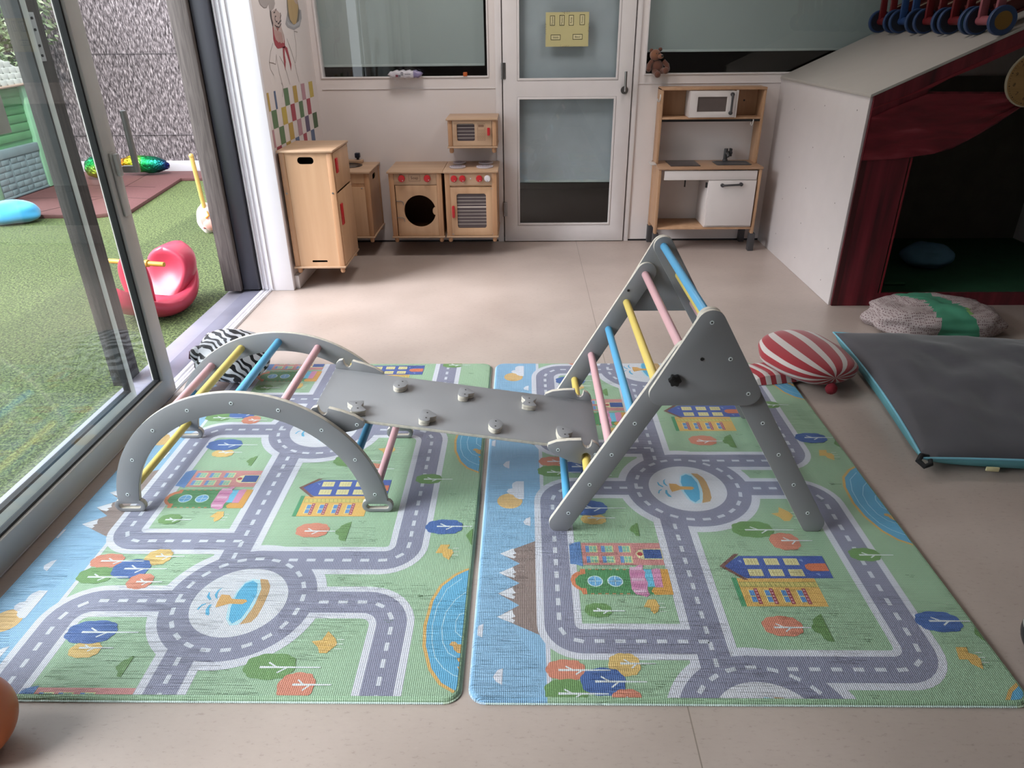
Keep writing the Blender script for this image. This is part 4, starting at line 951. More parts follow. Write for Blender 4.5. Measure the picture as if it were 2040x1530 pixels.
def foil():
    t = NT('rainbow_foil'); c = t.coords()
    sx = t.n('ShaderNodeSeparateXYZ'); t.l(c, sx.inputs[0])
    mr = t.n('ShaderNodeMapRange'); mr.inputs[1].default_value = -0.34; mr.inputs[2].default_value = 0.26; t.l(sx.outputs[0], mr.inputs[0])
    t.l(t.ramp(mr.outputs[0], [(0.0, lin('#c92a2a')), (0.18, lin('#e08a22')), (0.34, lin('#c9c832')), (0.55, lin('#1fa04a')), (0.82, lin('#15706a')), (0.96, lin('#28307a'))]), t.b.inputs['Base Color'])
    t.b.inputs['Metallic'].default_value = 0.9; t.b.inputs['Roughness'].default_value = 0.14
    n = t.n('ShaderNodeTexNoise'); n.inputs['Scale'].default_value = 16; n.inputs['Detail'].default_value = 4; n.inputs['Distortion'].default_value = 1.5; t.l(c, n.inputs['Vector']); t.bump(n.outputs[0], 0.9, 0.03); return t.m
fm = foil()
for (x, y, rz, r, lb) in ((-4.27, 8.15, 0.22, (0.25, 0.105, 0.092), 'rainbow foil cushion lying against the white board, its green end outward'), (-4.715, 7.93, 2.0, (0.115, 0.105, 0.085), 'rainbow foil cushion seen through the glass door, blue on top')):
    f = G().blob((0, 0, 0), r, 40, 24, lambda d: 1 + nz(d, 3.0, 0.12, x) + nz(d, 9, 0.03)).build('foil_cushion', fm)
    f.location = (x, y, 0.040 + (0.101 if x > -4.5 else 0.105)); f.rotation_euler = (0, 0.12 if x > -4.5 else -0.9, rz); tag(f, lb, 'cushion', None)

# hobby horse lying with its stick up
hh = thing('hobby_horse', 'white and pink plush hobby horse with a yellow stick, behind the timber post', 'hobby horse', (-2.61, 5.78, 0))
pl = mat('cream_plush', '#d2c2b8', 0.9, sheen=0.5); pk = mat('pink_plush', '#cf8f84', 0.9, sheen=0.5); ys = mat('yellow_stick_paint', '#d9b263', 0.4)
hd = G().blob((0, 0, 0.105), (0.085, 0.085, 0.125), 24, 18, lambda d: 1 + nz(d, 2, 0.15)).build('head', pl, hh)
G().blob((0.045, -0.05, 0.065), (0.07, 0.06, 0.055), 20, 14, lambda d: 1 + nz(d, 2, 0.1)).build('muzzle', pk, hd)
G().blob((-0.005, -0.085, 0.04), (0.012, 0.008, 0.008), 10, 8).build('nostril', mat('dark_pink_plush', '#8d4d4b', 0.9), hd)
G().blob((0.075, -0.01, 0.22), (0.035, 0.02, 0.07), 14, 10).build('ear', pl, hd)
g = G().tube([(0.03, -0.06, 0.17), (0.045, -0.075, 0.14), (0.02, -0.085, 0.12)], 0.008, 8); g.build('bridle', mat('orange_ribbon', '#d98a35', 0.7), hd)
g = G().cyl((0.010, -0.04, 0.08), (-0.005, -0.06, 0.60), 0.0165, 18); g.blob((-0.005, -0.061, 0.605), (0.019, 0.019, 0.019), 14, 10)
g.build('stick', ys, hh)

# red plastic rocker
rk = thing('rocking_toy', 'red plastic rocking seat toy with a yellow handle bar on the turf', 'rocking toy', (-2.175, 3.92, -0.012), math.radians(-102))
redp = mat('red_moulded_plastic', '#b93a52', 0.38, var=0.03)
# local +x is forward
rs = []
for i in range(19):
    u = -1 + 2 * i / 18; zb = 0.16 * abs(u) ** 2.2; hw = 0.175 * (1 - 0.55 * abs(u) ** 3.2); zt_ = 0.125 + 0.14 * abs(u) ** 2 ; x = 0.31 * u; ring = []
    if abs(u) > 0.95: hw *= 0.72
    for k in range(24):
        t = 2 * PI * k / 24; cy = math.copysign(abs(math.cos(t)) ** 0.7, math.cos(t)) * hw; sz = math.sin(t)
        z = (zb + zt_) / 2 + (zt_ - zb) / 2 * math.copysign(abs(sz) ** 0.6, sz)
        if sz > 0: z -= 0.045 * max(0, 1 - (cy / hw) ** 2) * (1 - u * u)
        ring.append((x, cy, z))
    rs.append(ring)
G().rings(rs).build('rocker_base', redp, rk, angle=50)
def arch_block(x0, x1, hw, z0, z1, r, lean, dish, name):
    rs = []
    for j in range(13):
        f = j / 12; z = z0 + (z1 - z0) * f; k = math.sqrt(max(0.0, 1 - max(0, (f - 0.5) / 0.5) ** 2.6)) if f > 0.5 else 1
        k = max(k, 0.28) * (0.8 + 0.25 * min(1, f * 2.2)); ring = []
        for q in range(28):
            t = 2 * PI * q / 28; a = math.copysign(abs(math.cos(t)) ** 0.6, math.cos(t)); b = math.copysign(abs(math.sin(t)) ** 0.6, math.sin(t))
            xx = (x0 + x1) / 2 + a * (x1 - x0) / 2 * (0.75 + 0.25 * k) - lean * f
            if a > 0: xx -= dish * max(0, 1 - b * b) * math.sin(PI * min(1, f * 1.05))
            ring.append((xx, b * hw * k, z))
        rs.append(ring)
    return G().rings(rs).build(name, redp, rk, angle=60)
arch_block(-0.24, -0.05, 0.135, 0.09, 0.355, 0.03, 0.08, 0.07, 'backrest')
arch_block(0.04, 0.17, 0.065, 0.09, 0.385, 0.04, -0.03, -0.0, 'head')
g = G().cyl((0.09, -0.175, 0.335), (0.09, 0.185, 0.335), 0.0135, 16); g.cyl((0.09, -0.085, 0.335), (0.09, -0.065, 0.335), 0.021, 16); g.cyl((0.09, 0.065, 0.335), (0.09, 0.085, 0.335), 0.021, 16)
g.build('handle_bar', mat('ochre_plastic', '#c7983f', 0.4), rk, bevel=0.003)

# ---------------------------------------------------------------- wooden toy kitchen units (hung on the wall)
tape = mat('grey_tape', '#8f8a86', 0.5)
hole_m = mat('dark_cut_hole', '#120e0c', 0.9)
stripe_w = mat('pale_print_line', '#c9bfb5', 0.5)
winm = mat('dark_purple_acetate', '#4f4548', 0.25, var=0.05)

def unit_carcass(t, x0, x1, y0, y1, z0, z1, post=0.036):
    """four posts, side panels, top and bottom boards, four bun feet"""
    G().box(x0 - 0.010, x1 + 0.010, y0 - 0.012, y1, z1 - 0.014, z1).build('top_board', birch_h, t, bevel=0.004)
    G().box(x0 - 0.006, x1 + 0.006, y0 - 0.008, y1, z0, z0 + 0.012).build('bottom_board', birch_h, t, bevel=0.003)
    for x in (x0, x1 - post):
        for y in (y0, y1 - post): G().box(x, x + post, y, y + post, z0 + 0.012, z1 - 0.014).build('post', beech, t, bevel=0.004)
    for x in (x0 + post / 2 + 0.004, x1 - post / 2 - 0.004):
        for y in (y0 + 0.022, y1 - 0.024):
            G().lathe((x, y, z0), [(0.012, 0.0), (0.015, -0.008), (0.015, -0.026), (0.010, -0.034)], 16).build('foot', beech, t)

def side_panel_holes(t, x, y0, y1, z0, z1, post=0.036, hz=None):
    h = [rrect((y0 + y1) / 2 - 0.055, (y0 + y1) / 2 + 0.055, z1 - 0.085, z1 - 0.045, 0.019, 5)] if hz else []
    return G().prism('yz', rect(y0 + post - 0.002, y1 - post + 0.002, z0 + 0.012, z1 - 0.014), x, x + 0.006, h).build('side_panel', birch, t)

# washing machine
wm = thing('toy_washing_machine', 'wooden toy washing machine with two red knobs and round porthole', 'toy washing machine')
x0, x1, y0, y1, z0, z1 = -0.942, -0.574, 5.0, 5.398, 0.138, 0.604
unit_carcass(wm, x0, x1, y0, y1, z0, z1)
side_panel_holes(wm, x0 + 0.004, y0, y1, z0, z1); side_panel_holes(wm, x1 - 0.010, y0, y1, z0, z1)
G().box(x0 + 0.036, x1 - 0.036, y0 + 0.001, y0 + 0.012, 0.512, z1 - 0.014).build('control_panel', birch_h, wm, bevel=0.002)
th0 = math.asin(0.027 / 0.1115)
outl = [(-0.737 + 0.1115 * math.cos(th0 + (2 * PI - 2 * th0) * i / 52), 0.329 + 0.1115 * math.sin(th0 + (2 * PI - 2 * th0) * i / 52)) for i in range(53)]
xe = -0.737 + 0.1115 * math.cos(th0)
outl += [(xe - 0.019 * math.sin(PI * k / 8), 0.329 - 0.027 * math.cos(PI * k / 8)) for k in range(1, 8)]
dr = G().prism('xz', rect(x0 + 0.042, x1 - 0.036, z0 + 0.014, 0.508), y0 + 0.002, y0 + 0.014, [outl]).build('door', birch, wm, bevel=0.0012)
G().box(x0 + 0.036, x1 - 0.036, y0 + 0.012, y0 + 0.02, 0.506, 0.513).build('rail', beech, wm)
for z in (0.383, 0.267):
    G().tube([(-0.904, y0 - 0.001, z + 0.018), (-0.868, y0 - 0.001, z + 0.018), (-0.852, y0 - 0.001, z + 0.010), (-0.850, y0 - 0.001, z - 0.012)], 0.0022, 8).build('wire_hinge', steel, dr)
def knob(x, z, y, parent, m=red_k, ang=0.0, r=0.0235):
    g = G().lathe((x, y, z), [(r * 0.9, 0.0), (r, -0.004), (r, -0.014), (r * 0.86, -0.020), (0.002, -0.021)], 28, 'y')
    k = g.build('knob', m, parent)
    G().cyl((x + 0.6 * r * math.cos(ang), y - 0.0205, z + 0.6 * r * math.sin(ang)), (x + 0.6 * r * math.cos(ang), y - 0.0225, z + 0.6 * r * math.sin(ang)), 0.003, 10).build('knob_dot', white_k if m is red_k else mat('grey_dot', '#77777a', 0.5), k)
knob(-0.850, 0.556, y0 + 0.001, wm, ang=-0.9); knob(-0.672, 0.556, y0 + 0.001, wm, ang=-0.6)
br_ = mat('burnt_brown_print', '#54331f', 0.6)
G().prism('xz', rrect(-0.801, -0.721, 0.537, 0.582, 0.003, 3), y0 + 0.0002, y0 + 0.0012, [rrect(-0.7995, -0.7225, 0.5385, 0.5805, 0.002, 3)]).build('label_frame', br_, wm)
text('soap_text', 'Soap', 0.027, br_, wm, Matrix.Translation((-0.761, y0 + 0.0002, 0.559)) @ FRONT, 0.0003)
G().box(x0 + 0.01, x1 - 0.01, y1 - 0.006, y1, z0 + 0.012, z1 - 0.014).build('back_panel', mat('brown_inner_board', '#5e4535', 0.8), wm)

# stove
st = thing('toy_stove', 'wooden toy stove with four printed burners and striped oven window', 'toy stove')
x0, x1 = -0.553, -0.190
unit_carcass(st, x0, x1, y0, y1, z0, z1)
side_panel_holes(st, x0 + 0.004, y0, y1, z0, z1); side_panel_holes(st, x1 - 0.010, y0, y1, z0, z1)
G().box(x0 + 0.034, x1 - 0.034, y0 + 0.001, y0 + 0.012, 0.506, z1 - 0.014).build('control_panel', birch_h, st, bevel=0.002)
G().box(x0 + 0.03, x1 - 0.03, y0 + 0.010, y0 + 0.02, 0.497, 0.507).build('rail', beech, st)
for x, m in ((-0.487, red_k), (-0.428, red_k), (-0.311, red_k), (-0.254, white_k)): knob(x, 0.553, y0 + 0.001, st, m, ang=-1.2 if m is red_k else -1.57, r=0.0225)
G().lathe((-0.371, y0 + 0.001, 0.553), [(0.0045, 0), (0.0045, -0.006), (0.0015, -0.008)], 12, 'y').build('small_peg', white_k, st)
dr = G().prism('xz', rect(x0 + 0.036, x1 - 0.034, z0 + 0.015, 0.494), y0 + 0.002, y0 + 0.013, [rrect(-0.474, -0.268, 0.206, 0.448, 0.016, 5)]).build('oven_door', birch, st, bevel=0.0012)
win = G().box(-0.48, -0.262, y0 + 0.013, y0 + 0.0145, 0.198, 0.456).build('oven_window', winm, dr)
for i in range(9):
    z = 0.232 + i * 0.0235
    G().box(-0.476, -0.266, y0 + 0.0120, y0 + 0.0129, z, z + (0.0028 if i != 5 else 0.008)).build('grille_line', stripe_w, win)
G().prism('xz', rrect(-0.509, -0.490, 0.283, 0.366, 0.007, 4), y0 - 0.016, y0 + 0.002).build('door_handle', red_k, dr, bevel=0.004)
for x, z in ((-0.516, 0.160), (-0.232, 0.480), (-0.228, 0.160)): G().box(x, x + 0.012, y0 + 0.0005, y0 + 0.002, z, z + 0.006).build('corner_tape', tape, dr)
pw = mat('lilac_white_disc', '#b7b0b6', 0.5); pr = mat('mauve_ring_print', '#7b6a76', 0.6)
for bx, by, r in ((-0.470, 5.135, 0.058), (-0.278, 5.135, 0.060), (-0.470, 5.300, 0.047), (-0.278, 5.300, 0.053)):
    bd = G().cyl((bx, by, z1 + 0.0005), (bx, by, z1 + 0.010), r, 36).build('burner_disc', pw, st, bevel=0.002)
    for rr in (0.78, 0.55, 0.32): G().prism('xy', circ(bx, by, r * rr, 32), z1 + 0.0102, z1 + 0.0106, [circ(bx, by, r * rr - 0.004, 32)]).build('ring_print', pr, bd)
G().box(x0 + 0.01, x1 - 0.01, y1 - 0.006, y1, z0 + 0.012, z1 - 0.014).build('back_panel', mat('brown_inner_board', '#5e4535', 0.8), st)

# toy microwave
mw = thing('toy_microwave', 'wooden toy microwave with red handle hung on the wall above the stove', 'toy microwave')
x0, x1, y0m, y1m, z0m, z1m = -0.525, -0.190, 5.11, 5.398, 0.738, 0.934
unit_carcass(mw, x0, x1, y0m, y1m, z0m, z1m, 0.030)
side_panel_holes(mw, x0 + 0.004, y0m, y1m, z0m, z1m, 0.03); side_panel_holes(mw, x1 - 0.010, y0m, y1m, z0m, z1m, 0.03)
dr = G().prism('xz', rect(x0 + 0.032, x1 - 0.032, z0m + 0.014, z1m - 0.016), y0m + 0.001, y0m + 0.012, [rrect(-0.462, -0.340, 0.785, 0.899, 0.012, 5)]).build('microwave_door', birch_h, mw, bevel=0.0012)
win = G().box(-0.466, -0.336, y0m + 0.012, y0m + 0.0135, 0.781, 0.903).build('window', winm, dr)
for i in range(5): G().box(-0.464, -0.338, y0m + 0.0112, y0m + 0.0119, 0.803 + i * 0.0225, 0.8055 + i * 0.0225).build('grille_line', stripe_w, win)
G().prism('xz', rrect(-0.2535, -0.235, 0.822, 0.872, 0.005, 4), y0m - 0.015, y0m + 0.001).build('door_handle', red_k, dr, bevel=0.004)
kp = G().prism('xz', rect(-0.320, -0.268, 0.788, 0.898), y0m + 0.0002, y0m + 0.001, [rect(-0.3188, -0.2692, 0.7892, 0.8968)]).build('keypad_frame', br_, dr)
G().box(-0.314, -0.276, y0m + 0.0002, y0m + 0.001, 0.876, 0.892).build('display_print', mat('brown_display', '#7c5c48', 0.5), kp)
for i in range(4):
    for j in range(3): G().prism('xz', rect(-0.3125 + j * 0.014, -0.3035 + j * 0.014, 0.795 + i * 0.017, 0.806 + i * 0.017), y0m + 0.0003, y0m + 0.001, [rect(-0.3117 + j * 0.014, -0.3043 + j * 0.014, 0.7958 + i * 0.017, 0.8052 + i * 0.017)]).build('key_print', br_, kp)

# sink unit in the corner
sk = thing('toy_sink_unit', 'wooden toy sink cabinet in the corner, half hidden by the toy fridge', 'toy sink cabinet')
x0, x1 = -1.452, -1.078
unit_carcass(sk, x0, x1, y0, y1, z0, z1)
side_panel_holes(sk, x1 - 0.010, y0, y1, z0, z1, hz=True)
G().box(x0 + 0.036, x1 - 0.034, y0 + 0.002, y0 + 0.012, 0.524, z1 - 0.014).build('apron', birch, sk)
dr = G().box(x0 + 0.036, x1 - 0.036, y0 + 0.001, y0 + 0.012, z0 + 0.014, 0.500).build('cabinet_door', birch, sk, bevel=0.001)
G().box(x1 - 0.062, x1 - 0.050, y0 - 0.0005, y0 + 0.002, 0.488, 0.494).build('corner_tape', tape, dr)
G().box(x0 + 0.036, x1 - 0.034, y0 + 0.004, y0 + 0.02, 0.500, 0.524).build('rail', beech, sk)
G().lathe((-1.265, 5.235, z1 + 0.0005), [(0.098, 0.0), (0.098, 0.003), (0.090, 0.003), (0.088, 0.0008), (0.002, 0.0008)], 40).build('sink_bowl', mat('black_bowl', '#19191b', 0.25), sk)
g = G().box(-1.40, -1.185, 5.335, 5.385, z1 + 0.0005, z1 + 0.022); g.build('tap_rail', birch_h, sk, bevel=0.004)
g = G().cyl((-1.222, 5.36, z1 + 0.022), (-1.222, 5.36, z1 + 0.040), 0.010, 16); g.box(-1.240, -1.204, 5.342, 5.378, z1 + 0.036, z1 + 0.070)
g.build('tap_knob', mat('dark_blue_knob', '#1d2230', 0.35), sk, bevel=0.005)
G().box(x0 + 0.01, x1 - 0.01, y1 - 0.006, y1, z0 + 0.012, z1 - 0.014).build('back_panel', mat('brown_inner_board', '#5e4535', 0.8), sk)

# fridge
fr = thing('toy_fridge', 'tall wooden toy fridge with two red handles, its side turned to the room', 'toy fridge')
x0, x1, y0f, y1f, z0f, z1f = -1.452, -1.136, 4.31, 4.715, 0.134, 0.852
unit_carcass(fr, x0, x1 , y0f, y1f, z0f, z1f, 0.034)
sp = G().prism('xz', rect(x0 + 0.033, x1 - 0.033, z0f + 0.012, z1f - 0.014), y0f + 0.004, y0f + 0.010, [rrect(-1.346, -1.249, 0.772, 0.813, 0.020, 6), rrect(-1.340, -1.243, 0.171, 0.184, 0.006, 4)]).build('side_panel', birch, fr)
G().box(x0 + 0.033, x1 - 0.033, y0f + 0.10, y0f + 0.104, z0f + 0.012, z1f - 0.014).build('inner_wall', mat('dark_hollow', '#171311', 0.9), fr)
G().box(x0 + 0.003, x0 + 0.009, y0f + 0.03, y1f - 0.03, z0f + 0.012, z1f - 0.014).build('back_panel', birch, fr)
G().box(x0 + 0.033, x1 - 0.033, y1f - 0.010, y1f - 0.004, z0f + 0.012, z1f - 0.014).build('side_panel', birch, fr)
for z_0, z_1, hz0, hz1, yo in ((z0f + 0.016, 0.594, 0.398, 0.527, 0.0), (0.606, z1f - 0.018, 0.712, 0.797, 0.0)):
    dr = G().box(x1 - 0.004, x1 + 0.004, y0f + 0.016, y1f - 0.012, z_0, z_1).build('fridge_door', birch, fr, bevel=0.0015)
    G().box(x1 + 0.004, x1 + 0.013, y0f + 0.040, y0f + 0.085, hz0, hz1).build('door_handle', red_k, dr, bevel=0.003)
    for z in (z_1 - 0.018, z_0 + 0.008): G().box(x1 + 0.0035, x1 + 0.0046, y1f - 0.03, y1f - 0.018, z, z + 0.007).build('corner_tape', tape, dr)
for x in (-1.436, -1.156): G().cyl((x, y0f + 0.001, 0.602), (x, y0f - 0.002, 0.602), 0.0055, 14).build('bolt', steel, fr)

# ---------------------------------------------------------------- plywood play kitchen with hob, sink and small oven
kt = thing('play_kitchen', 'pale plywood play kitchen with white cupboard, grey hob, sink and tap', 'play kitchen')
KX0, KX1, KY0, KY1 = 0.944, 1.664, 5.10, 5.392
G().box(KX0 - 0.006, KX1 + 0.006, KY0 - 0.006, KY1, 0.583, 0.600).build('worktop', wood('light_plywood_top', '#9d7b60', '#ad8b6f', 0, 0.45, 6), kt, bevel=0.003)
for x in (KX0, KX1 - 0.02):
    for y in (KY0, KY1 - 0.045):
        G().box(x, x + 0.02, y, y + 0.045, 0.128, 0.583).build('leg', oakp, kt, bevel=0.003)
        G().box(x - 0.004, x + 0.036, y - 0.002, y + 0.046, 0.0, 0.130).build('leg_extension', dgrey, kt, bevel=0.003)
    G().box(x + 0.002, x + 0.018, KY0 + 0.04, KY1 - 0.04, 0.160, 0.583).build('side_panel', oakp, kt, bevel=0.002)
G().box(KX0 + 0.02, KX1 - 0.02, KY0 + 0.004, KY1, 0.160, 0.174).build('bottom_shelf', oakp, kt, bevel=0.002)
G().box(KX0 + 0.02, KX1 - 0.02, KY1 - 0.008, KY1 - 0.002, 0.174, 0.583).build('back_panel', whitel, kt)
ap = G().box(KX0 + 0.042, KX1 - 0.030, KY0 + 0.001, KY0 + 0.014, 0.512, 0.575).build('apron', whitel, kt, bevel=0.002)
bx = G().box(1.300, 1.640, KY0 + 0.012, KY1 - 0.01, 0.175, 0.512).build('cupboard', whitel, kt, bevel=0.002)
dr = G().box(1.302, 1.634, KY0 - 0.006, KY0 + 0.010, 0.190, 0.508).build('cupboard_door', whitel, kt, bevel=0.0025)
def bar_handle(p0, p1, parent, out=0.022):
    a, b = Vector(p0), Vector(p1); d = (b - a).normalized(); o = Vector((0, -out, 0))
    g = G().tube([a, a + o * 0.7, a + o + d * 0.01, b + o - d * 0.01, b + o * 0.7, b], 0.0075, 12)
    g.cyl(a, a + o * 0.9, 0.0125, 16); g.cyl(b, b + o * 0.9, 0.0125, 16)
    return g.build('bar_handle', dgrey, parent)
bar_handle((1.395, KY0 - 0.004, 0.478), (1.525, KY0 - 0.004, 0.484), dr)
G().box(1.287, 1.300, KY0 + 0.02, KY0 + 0.035, 0.455, 0.49).build('hinge_block', blk, bx)
G().box(1.142, 1.150, KY0 + 0.05, KY0 + 0.062, 0.455, 0.51).build('hob_cable', blk, kt)
G().box(1.030, 1.240, 5.135, 5.355, 0.600, 0.606).build('hob', mat('dark_hob_plastic', '#453e3d', 0.35), kt, bevel=0.003)
sb = G().prism('xy', rrect(1.360, 1.610, 5.165, 5.325, 0.02, 5), 0.600, 0.605, [rrect(1.372, 1.598, 5.177, 5.313, 0.018, 5)]).build('sink', sinkm, kt, bevel=0.002)
g = G(); L = [[(a, b, z) for a, b in rrect(1.372 + i, 1.598 - i, 5.177 + i, 5.313 - i, 0.018, 5)] for i, z in ((0.0, 0.604), (0.004, 0.6015), (0.010, 0.6007), (0.03, 0.6005))]
g.rings(L, cap=False); f_ = g.bm.faces.new([v for v in g.bm.verts[-28:]]); g.build('sink_basin', sinkm, sb)
tp_ = thing_tap = G().cyl((1.462, 5.345, 0.600), (1.462, 5.345, 0.612), 0.019, 20)
tp_.cyl((1.462, 5.345, 0.612), (1.462, 5.345, 0.688), 0.0145, 20)
tap = tp_.build('tap', dgrey, kt, bevel=0.003)
g = G().cyl((1.470, 5.345, 0.661), (1.495, 5.345, 0.661), 0.0085, 16)
for k in range(6):
    a = 2 * PI * k / 6; g.cyl((1.488, 5.345 + 0.022 * math.cos(a), 0.661 + 0.022 * math.sin(a)), (1.502, 5.345 + 0.022 * math.cos(a), 0.661 + 0.022 * math.sin(a)), 0.008, 10)
g.cyl((1.488, 5.345, 0.661), (1.502, 5.345, 0.661), 0.018, 20)
g.build('tap_wheel', dgrey, tap)
G().tube([(1.462, 5.345, 0.65), (1.462, 5.315, 0.660), (1.462, 5.285, 0.655), (1.462, 5.275, 0.640)], 0.010, 12).build('tap_spout', dgrey, tap)
# upper part
UY0 = 5.245
for x in (KX0, KX1 - 0.018): G().box(x, x + 0.018, UY0, KY1, 0.600, 1.100).build('upright', oakp, kt, bevel=0.003)
G().box(KX0, KX1, UY0 - 0.004, KY1, 1.088, 1.104).build('top_shelf', oakp, kt, bevel=0.002)
G().box(KX0 + 0.018, KX1 - 0.018, UY0 + 0.002, KY1, 0.898, 0.912).build('middle_shelf', oakp, kt, bevel=0.002)
G().box(KX0 + 0.018, KX1 - 0.018, KY1 - 0.006, KY1, 0.912, 1.088).build('upper_back_panel', oakp, kt)
G().box(KX0 + 0.018, KX1 - 0.018, UY0 + 0.012, UY0 + 0.020, 0.882, 0.897).build('hanging_rail', blk, kt)
G().cyl((1.556, KY1 - 0.007, 1.008), (1.556, KY1 - 0.010, 1.008), 0.006, 12).build('cable_hole', blk, kt)
mb = G().box(1.140, 1.440, 5.215, 5.375, 0.914, 1.084).build('toy_oven_box', whitel, kt, bevel=0.002)
md = G().prism('xz', rect(1.136, 1.446, 0.916, 1.084), 5.196, 5.212, [rect(1.188, 1.386, 0.953, 1.048)]).build('oven_door', whitel, kt, bevel=0.0015)
G().box(1.186, 1.388, 5.202, 5.206, 0.951, 1.05).build('oven_window', mat('smoky_window', '#5d5350', 0.3), md)
G().box(1.449, 1.461, 5.200, 5.216, 0.914, 1.088).build('oven_side_strip', whitel, md, bevel=0.001)
bar_handle((1.416, 5.196, 0.945), (1.416, 5.196, 1.064), md)
wh = mat('white_hook_plastic', '#c9c6c4', 0.4)
for x, z, s in ((KX0 - 0.003, 1.030, -1), (1.600, 0.872, -1)):
    G().tube([(x, UY0 + 0.02, z + 0.03), (x, UY0 + 0.005, z + 0.02), (x - 0.004, UY0, z - 0.006), (x - 0.012, UY0 - 0.006, z - 0.014), (x - 0.020, UY0 - 0.008, z - 0.006), (x - 0.020, UY0 - 0.008, z + 0.006)], 0.0038, 10).build('hook', wh, kt)
G().box(0.900, 0.944, 5.20, 5.32, 0.600, 0.604).build('corner_bracket', wh, kt, bevel=0.001)

# ---------------------------------------------------------------- things on the window ledges
wp = thing('wet_wipes_pack', 'white and lilac wet wipes pack lying on the window ledge', 'wipes pack', (-0.825, 5.395, 1.172))
def wf(x, yy, zz): return (x, yy, zz)
rs = []
for i in range(17):
    u = -1 + 2 * i / 16; k = max(0.10, (1 - abs(u) ** 5) ** 0.6) if abs(u) < 1 else 0.1; x = 0.118 * u; ring = []
    for q in range(20):
        t = 2 * PI * q / 20; ring.append((x, 0.040 * math.copysign(abs(math.cos(t)) ** 0.5, math.cos(t)), 0.028 + 0.026 * k * math.copysign(abs(math.sin(t)) ** 0.6, math.sin(t)) + 0.004 * math.sin(i * 2.1)))
    rs.append(ring)
g = G().rings(rs); bm_ = g.bm
for f in bm_.faces: f.material_index = 1 if f.calc_center_median().x > 0.062 else 0
pk_ = g.build('wrapper', [mat('white_film', '#b9b6bd', 0.3), mat('lilac_film', '#7c7396', 0.3)], wp)
pk_.location = (0, -0.042, -0.001)
g = G().box(-0.064, -0.046, -0.0835, -0.0825, 0.012, 0.026); g.build('red_mark', mat('dark_red_print', '#6a2c3c', 0.5), wp)
G().box(-0.045, -0.030, -0.0835, -0.0825, 0.012, 0.026).build('grey_mark', mat('grey_print', '#66686f', 0.5), wp)
G().prism('xz', rect(-0.026, -0.012, 0.024, 0.042), -0.0835, -0.0825, [rect(-0.023, -0.015, 0.027, 0.039)]).build('logo_frame', mat('dark_print_grey', '#4c4a52', 0.5), wp)
text('wipes_text', 'sensitive', 0.012, mat('dark_print_grey', '#4c4a52', 0.5), wp, Matrix.Translation((0.020, -0.083, 0.030)) @ FRONT, 0.0002)
ob = tag(G().box(-0.014, 0.014, -0.024, 0.002, 0, 0.026).build('toy_cube', mat('orange_wood_paint', '#b4571e', 0.45), bevel=0.004), 'small orange cube standing on the ledge of the left interior window', 'cube'); ob.location = (-0.412, 5.404, 1.180 + 0.0005)

bear_m = mat('brown_plush', '#5b3526', 0.95, sheen=0.4, bump=0.5, bs=400); bear_l = mat('light_brown_plush', '#7c5038', 0.95, sheen=0.4)
bear = thing('teddy_bear', 'small brown teddy bear sitting on the ledge at the left end of the right window', 'teddy bear', (0.925, 5.385, 1.1865))
bd = G().blob((0, 0.0, 0.042), (0.043, 0.038, 0.048), 24, 18).build('body', bear_m, bear)
hd = G().blob((-0.020, -0.006, 0.118), (0.038, 0.036, 0.036), 24, 18).build('head', bear_l, bear)
mz = G().blob((0.012, -0.034, 0.110), (0.020, 0.020, 0.016), 16, 12).build('muzzle', bear_l, hd)
G().blob((0.020, -0.050, 0.114), (0.009, 0.008, 0.007), 12, 8).build('nose', blk, hd)
for x in (-0.004, -0.022): G().blob((x + 0.004, -0.039, 0.128), (0.004, 0.003, 0.004), 10, 8).build('eye', blk, hd)
for x, z in ((-0.048, 0.146), (0.012, 0.152)): G().blob((x, -0.004, z), (0.014, 0.009, 0.013), 14, 10).build('ear', bear_m, hd)
for x0_, x1_ in ((-0.038, -0.062), (0.038, 0.066)): G().tube([(x0_, -0.006, 0.078), (x1_ * 0.95, -0.018, 0.055), (x1_ * 1.02, -0.030, 0.030)], [0.017, 0.017, 0.016], 14).blob((x1_ * 1.02, -0.031, 0.028), (0.0165, 0.0165, 0.0165), 14, 10).build('arm', bear_m, bear)
for x0_, x1_, z_ in ((-0.020, -0.004, -0.012), (0.026, 0.050, 0.012)): G().tube([(x0_, -0.012, 0.018), (x1_, -0.055, z_ + 0.010)], [0.020, 0.019], 14).blob((x1_, -0.060, z_ + 0.010), (0.022, 0.018, 0.022), 16, 12).build('leg', bear_m, bear)

# ---------------------------------------------------------------- white play house with painted theatre front
hs = thing('puppet_theatre_house', 'white sloping-roofed play house with dark red painted theatre front', 'play house')
rz_ = lambda x: 1.158 + 0.4500 * (x - 1.812)
HX1 = 3.75
wh_b = mat('white_melamine_board', '#c9c2c1', 0.4, var=0.015)
sdp = G().prism('yz', rect(3.975, 5.394, 0.001, 1.148), 1.800, 1.815).build('side_panel', wh_b, hs, bevel=0.001)
for (u, v) in ((4.55, 1.05), (4.10, 1.07), (5.05, 0.98), (4.62, 0.80), (4.15, 0.82), (5.0, 0.68), (4.62, 0.55), (4.15, 0.56), (5.0, 0.40), (4.12, 0.30), (4.6, 0.33), (5.02, 0.15), (4.14, 0.10), (4.60, 0.10)):
    G().cyl((1.8003, u, v), (1.7990, u, v), 0.0038, 8).build('screw', mat('screw_dot_grey', '#7b7573', 0.5), sdp)
G().prism('xz', [(1.792, rz_(1.792) - 0.004), (HX1, rz_(HX1) - 0.004), (HX1, rz_(HX1) + 0.012), (1.792, rz_(1.792) + 0.012)], 3.955, 5.396).build('roof_panel', mat('white_roof_board', '#aaa59f', 0.45, var=0.015), hs, bevel=0.0015)
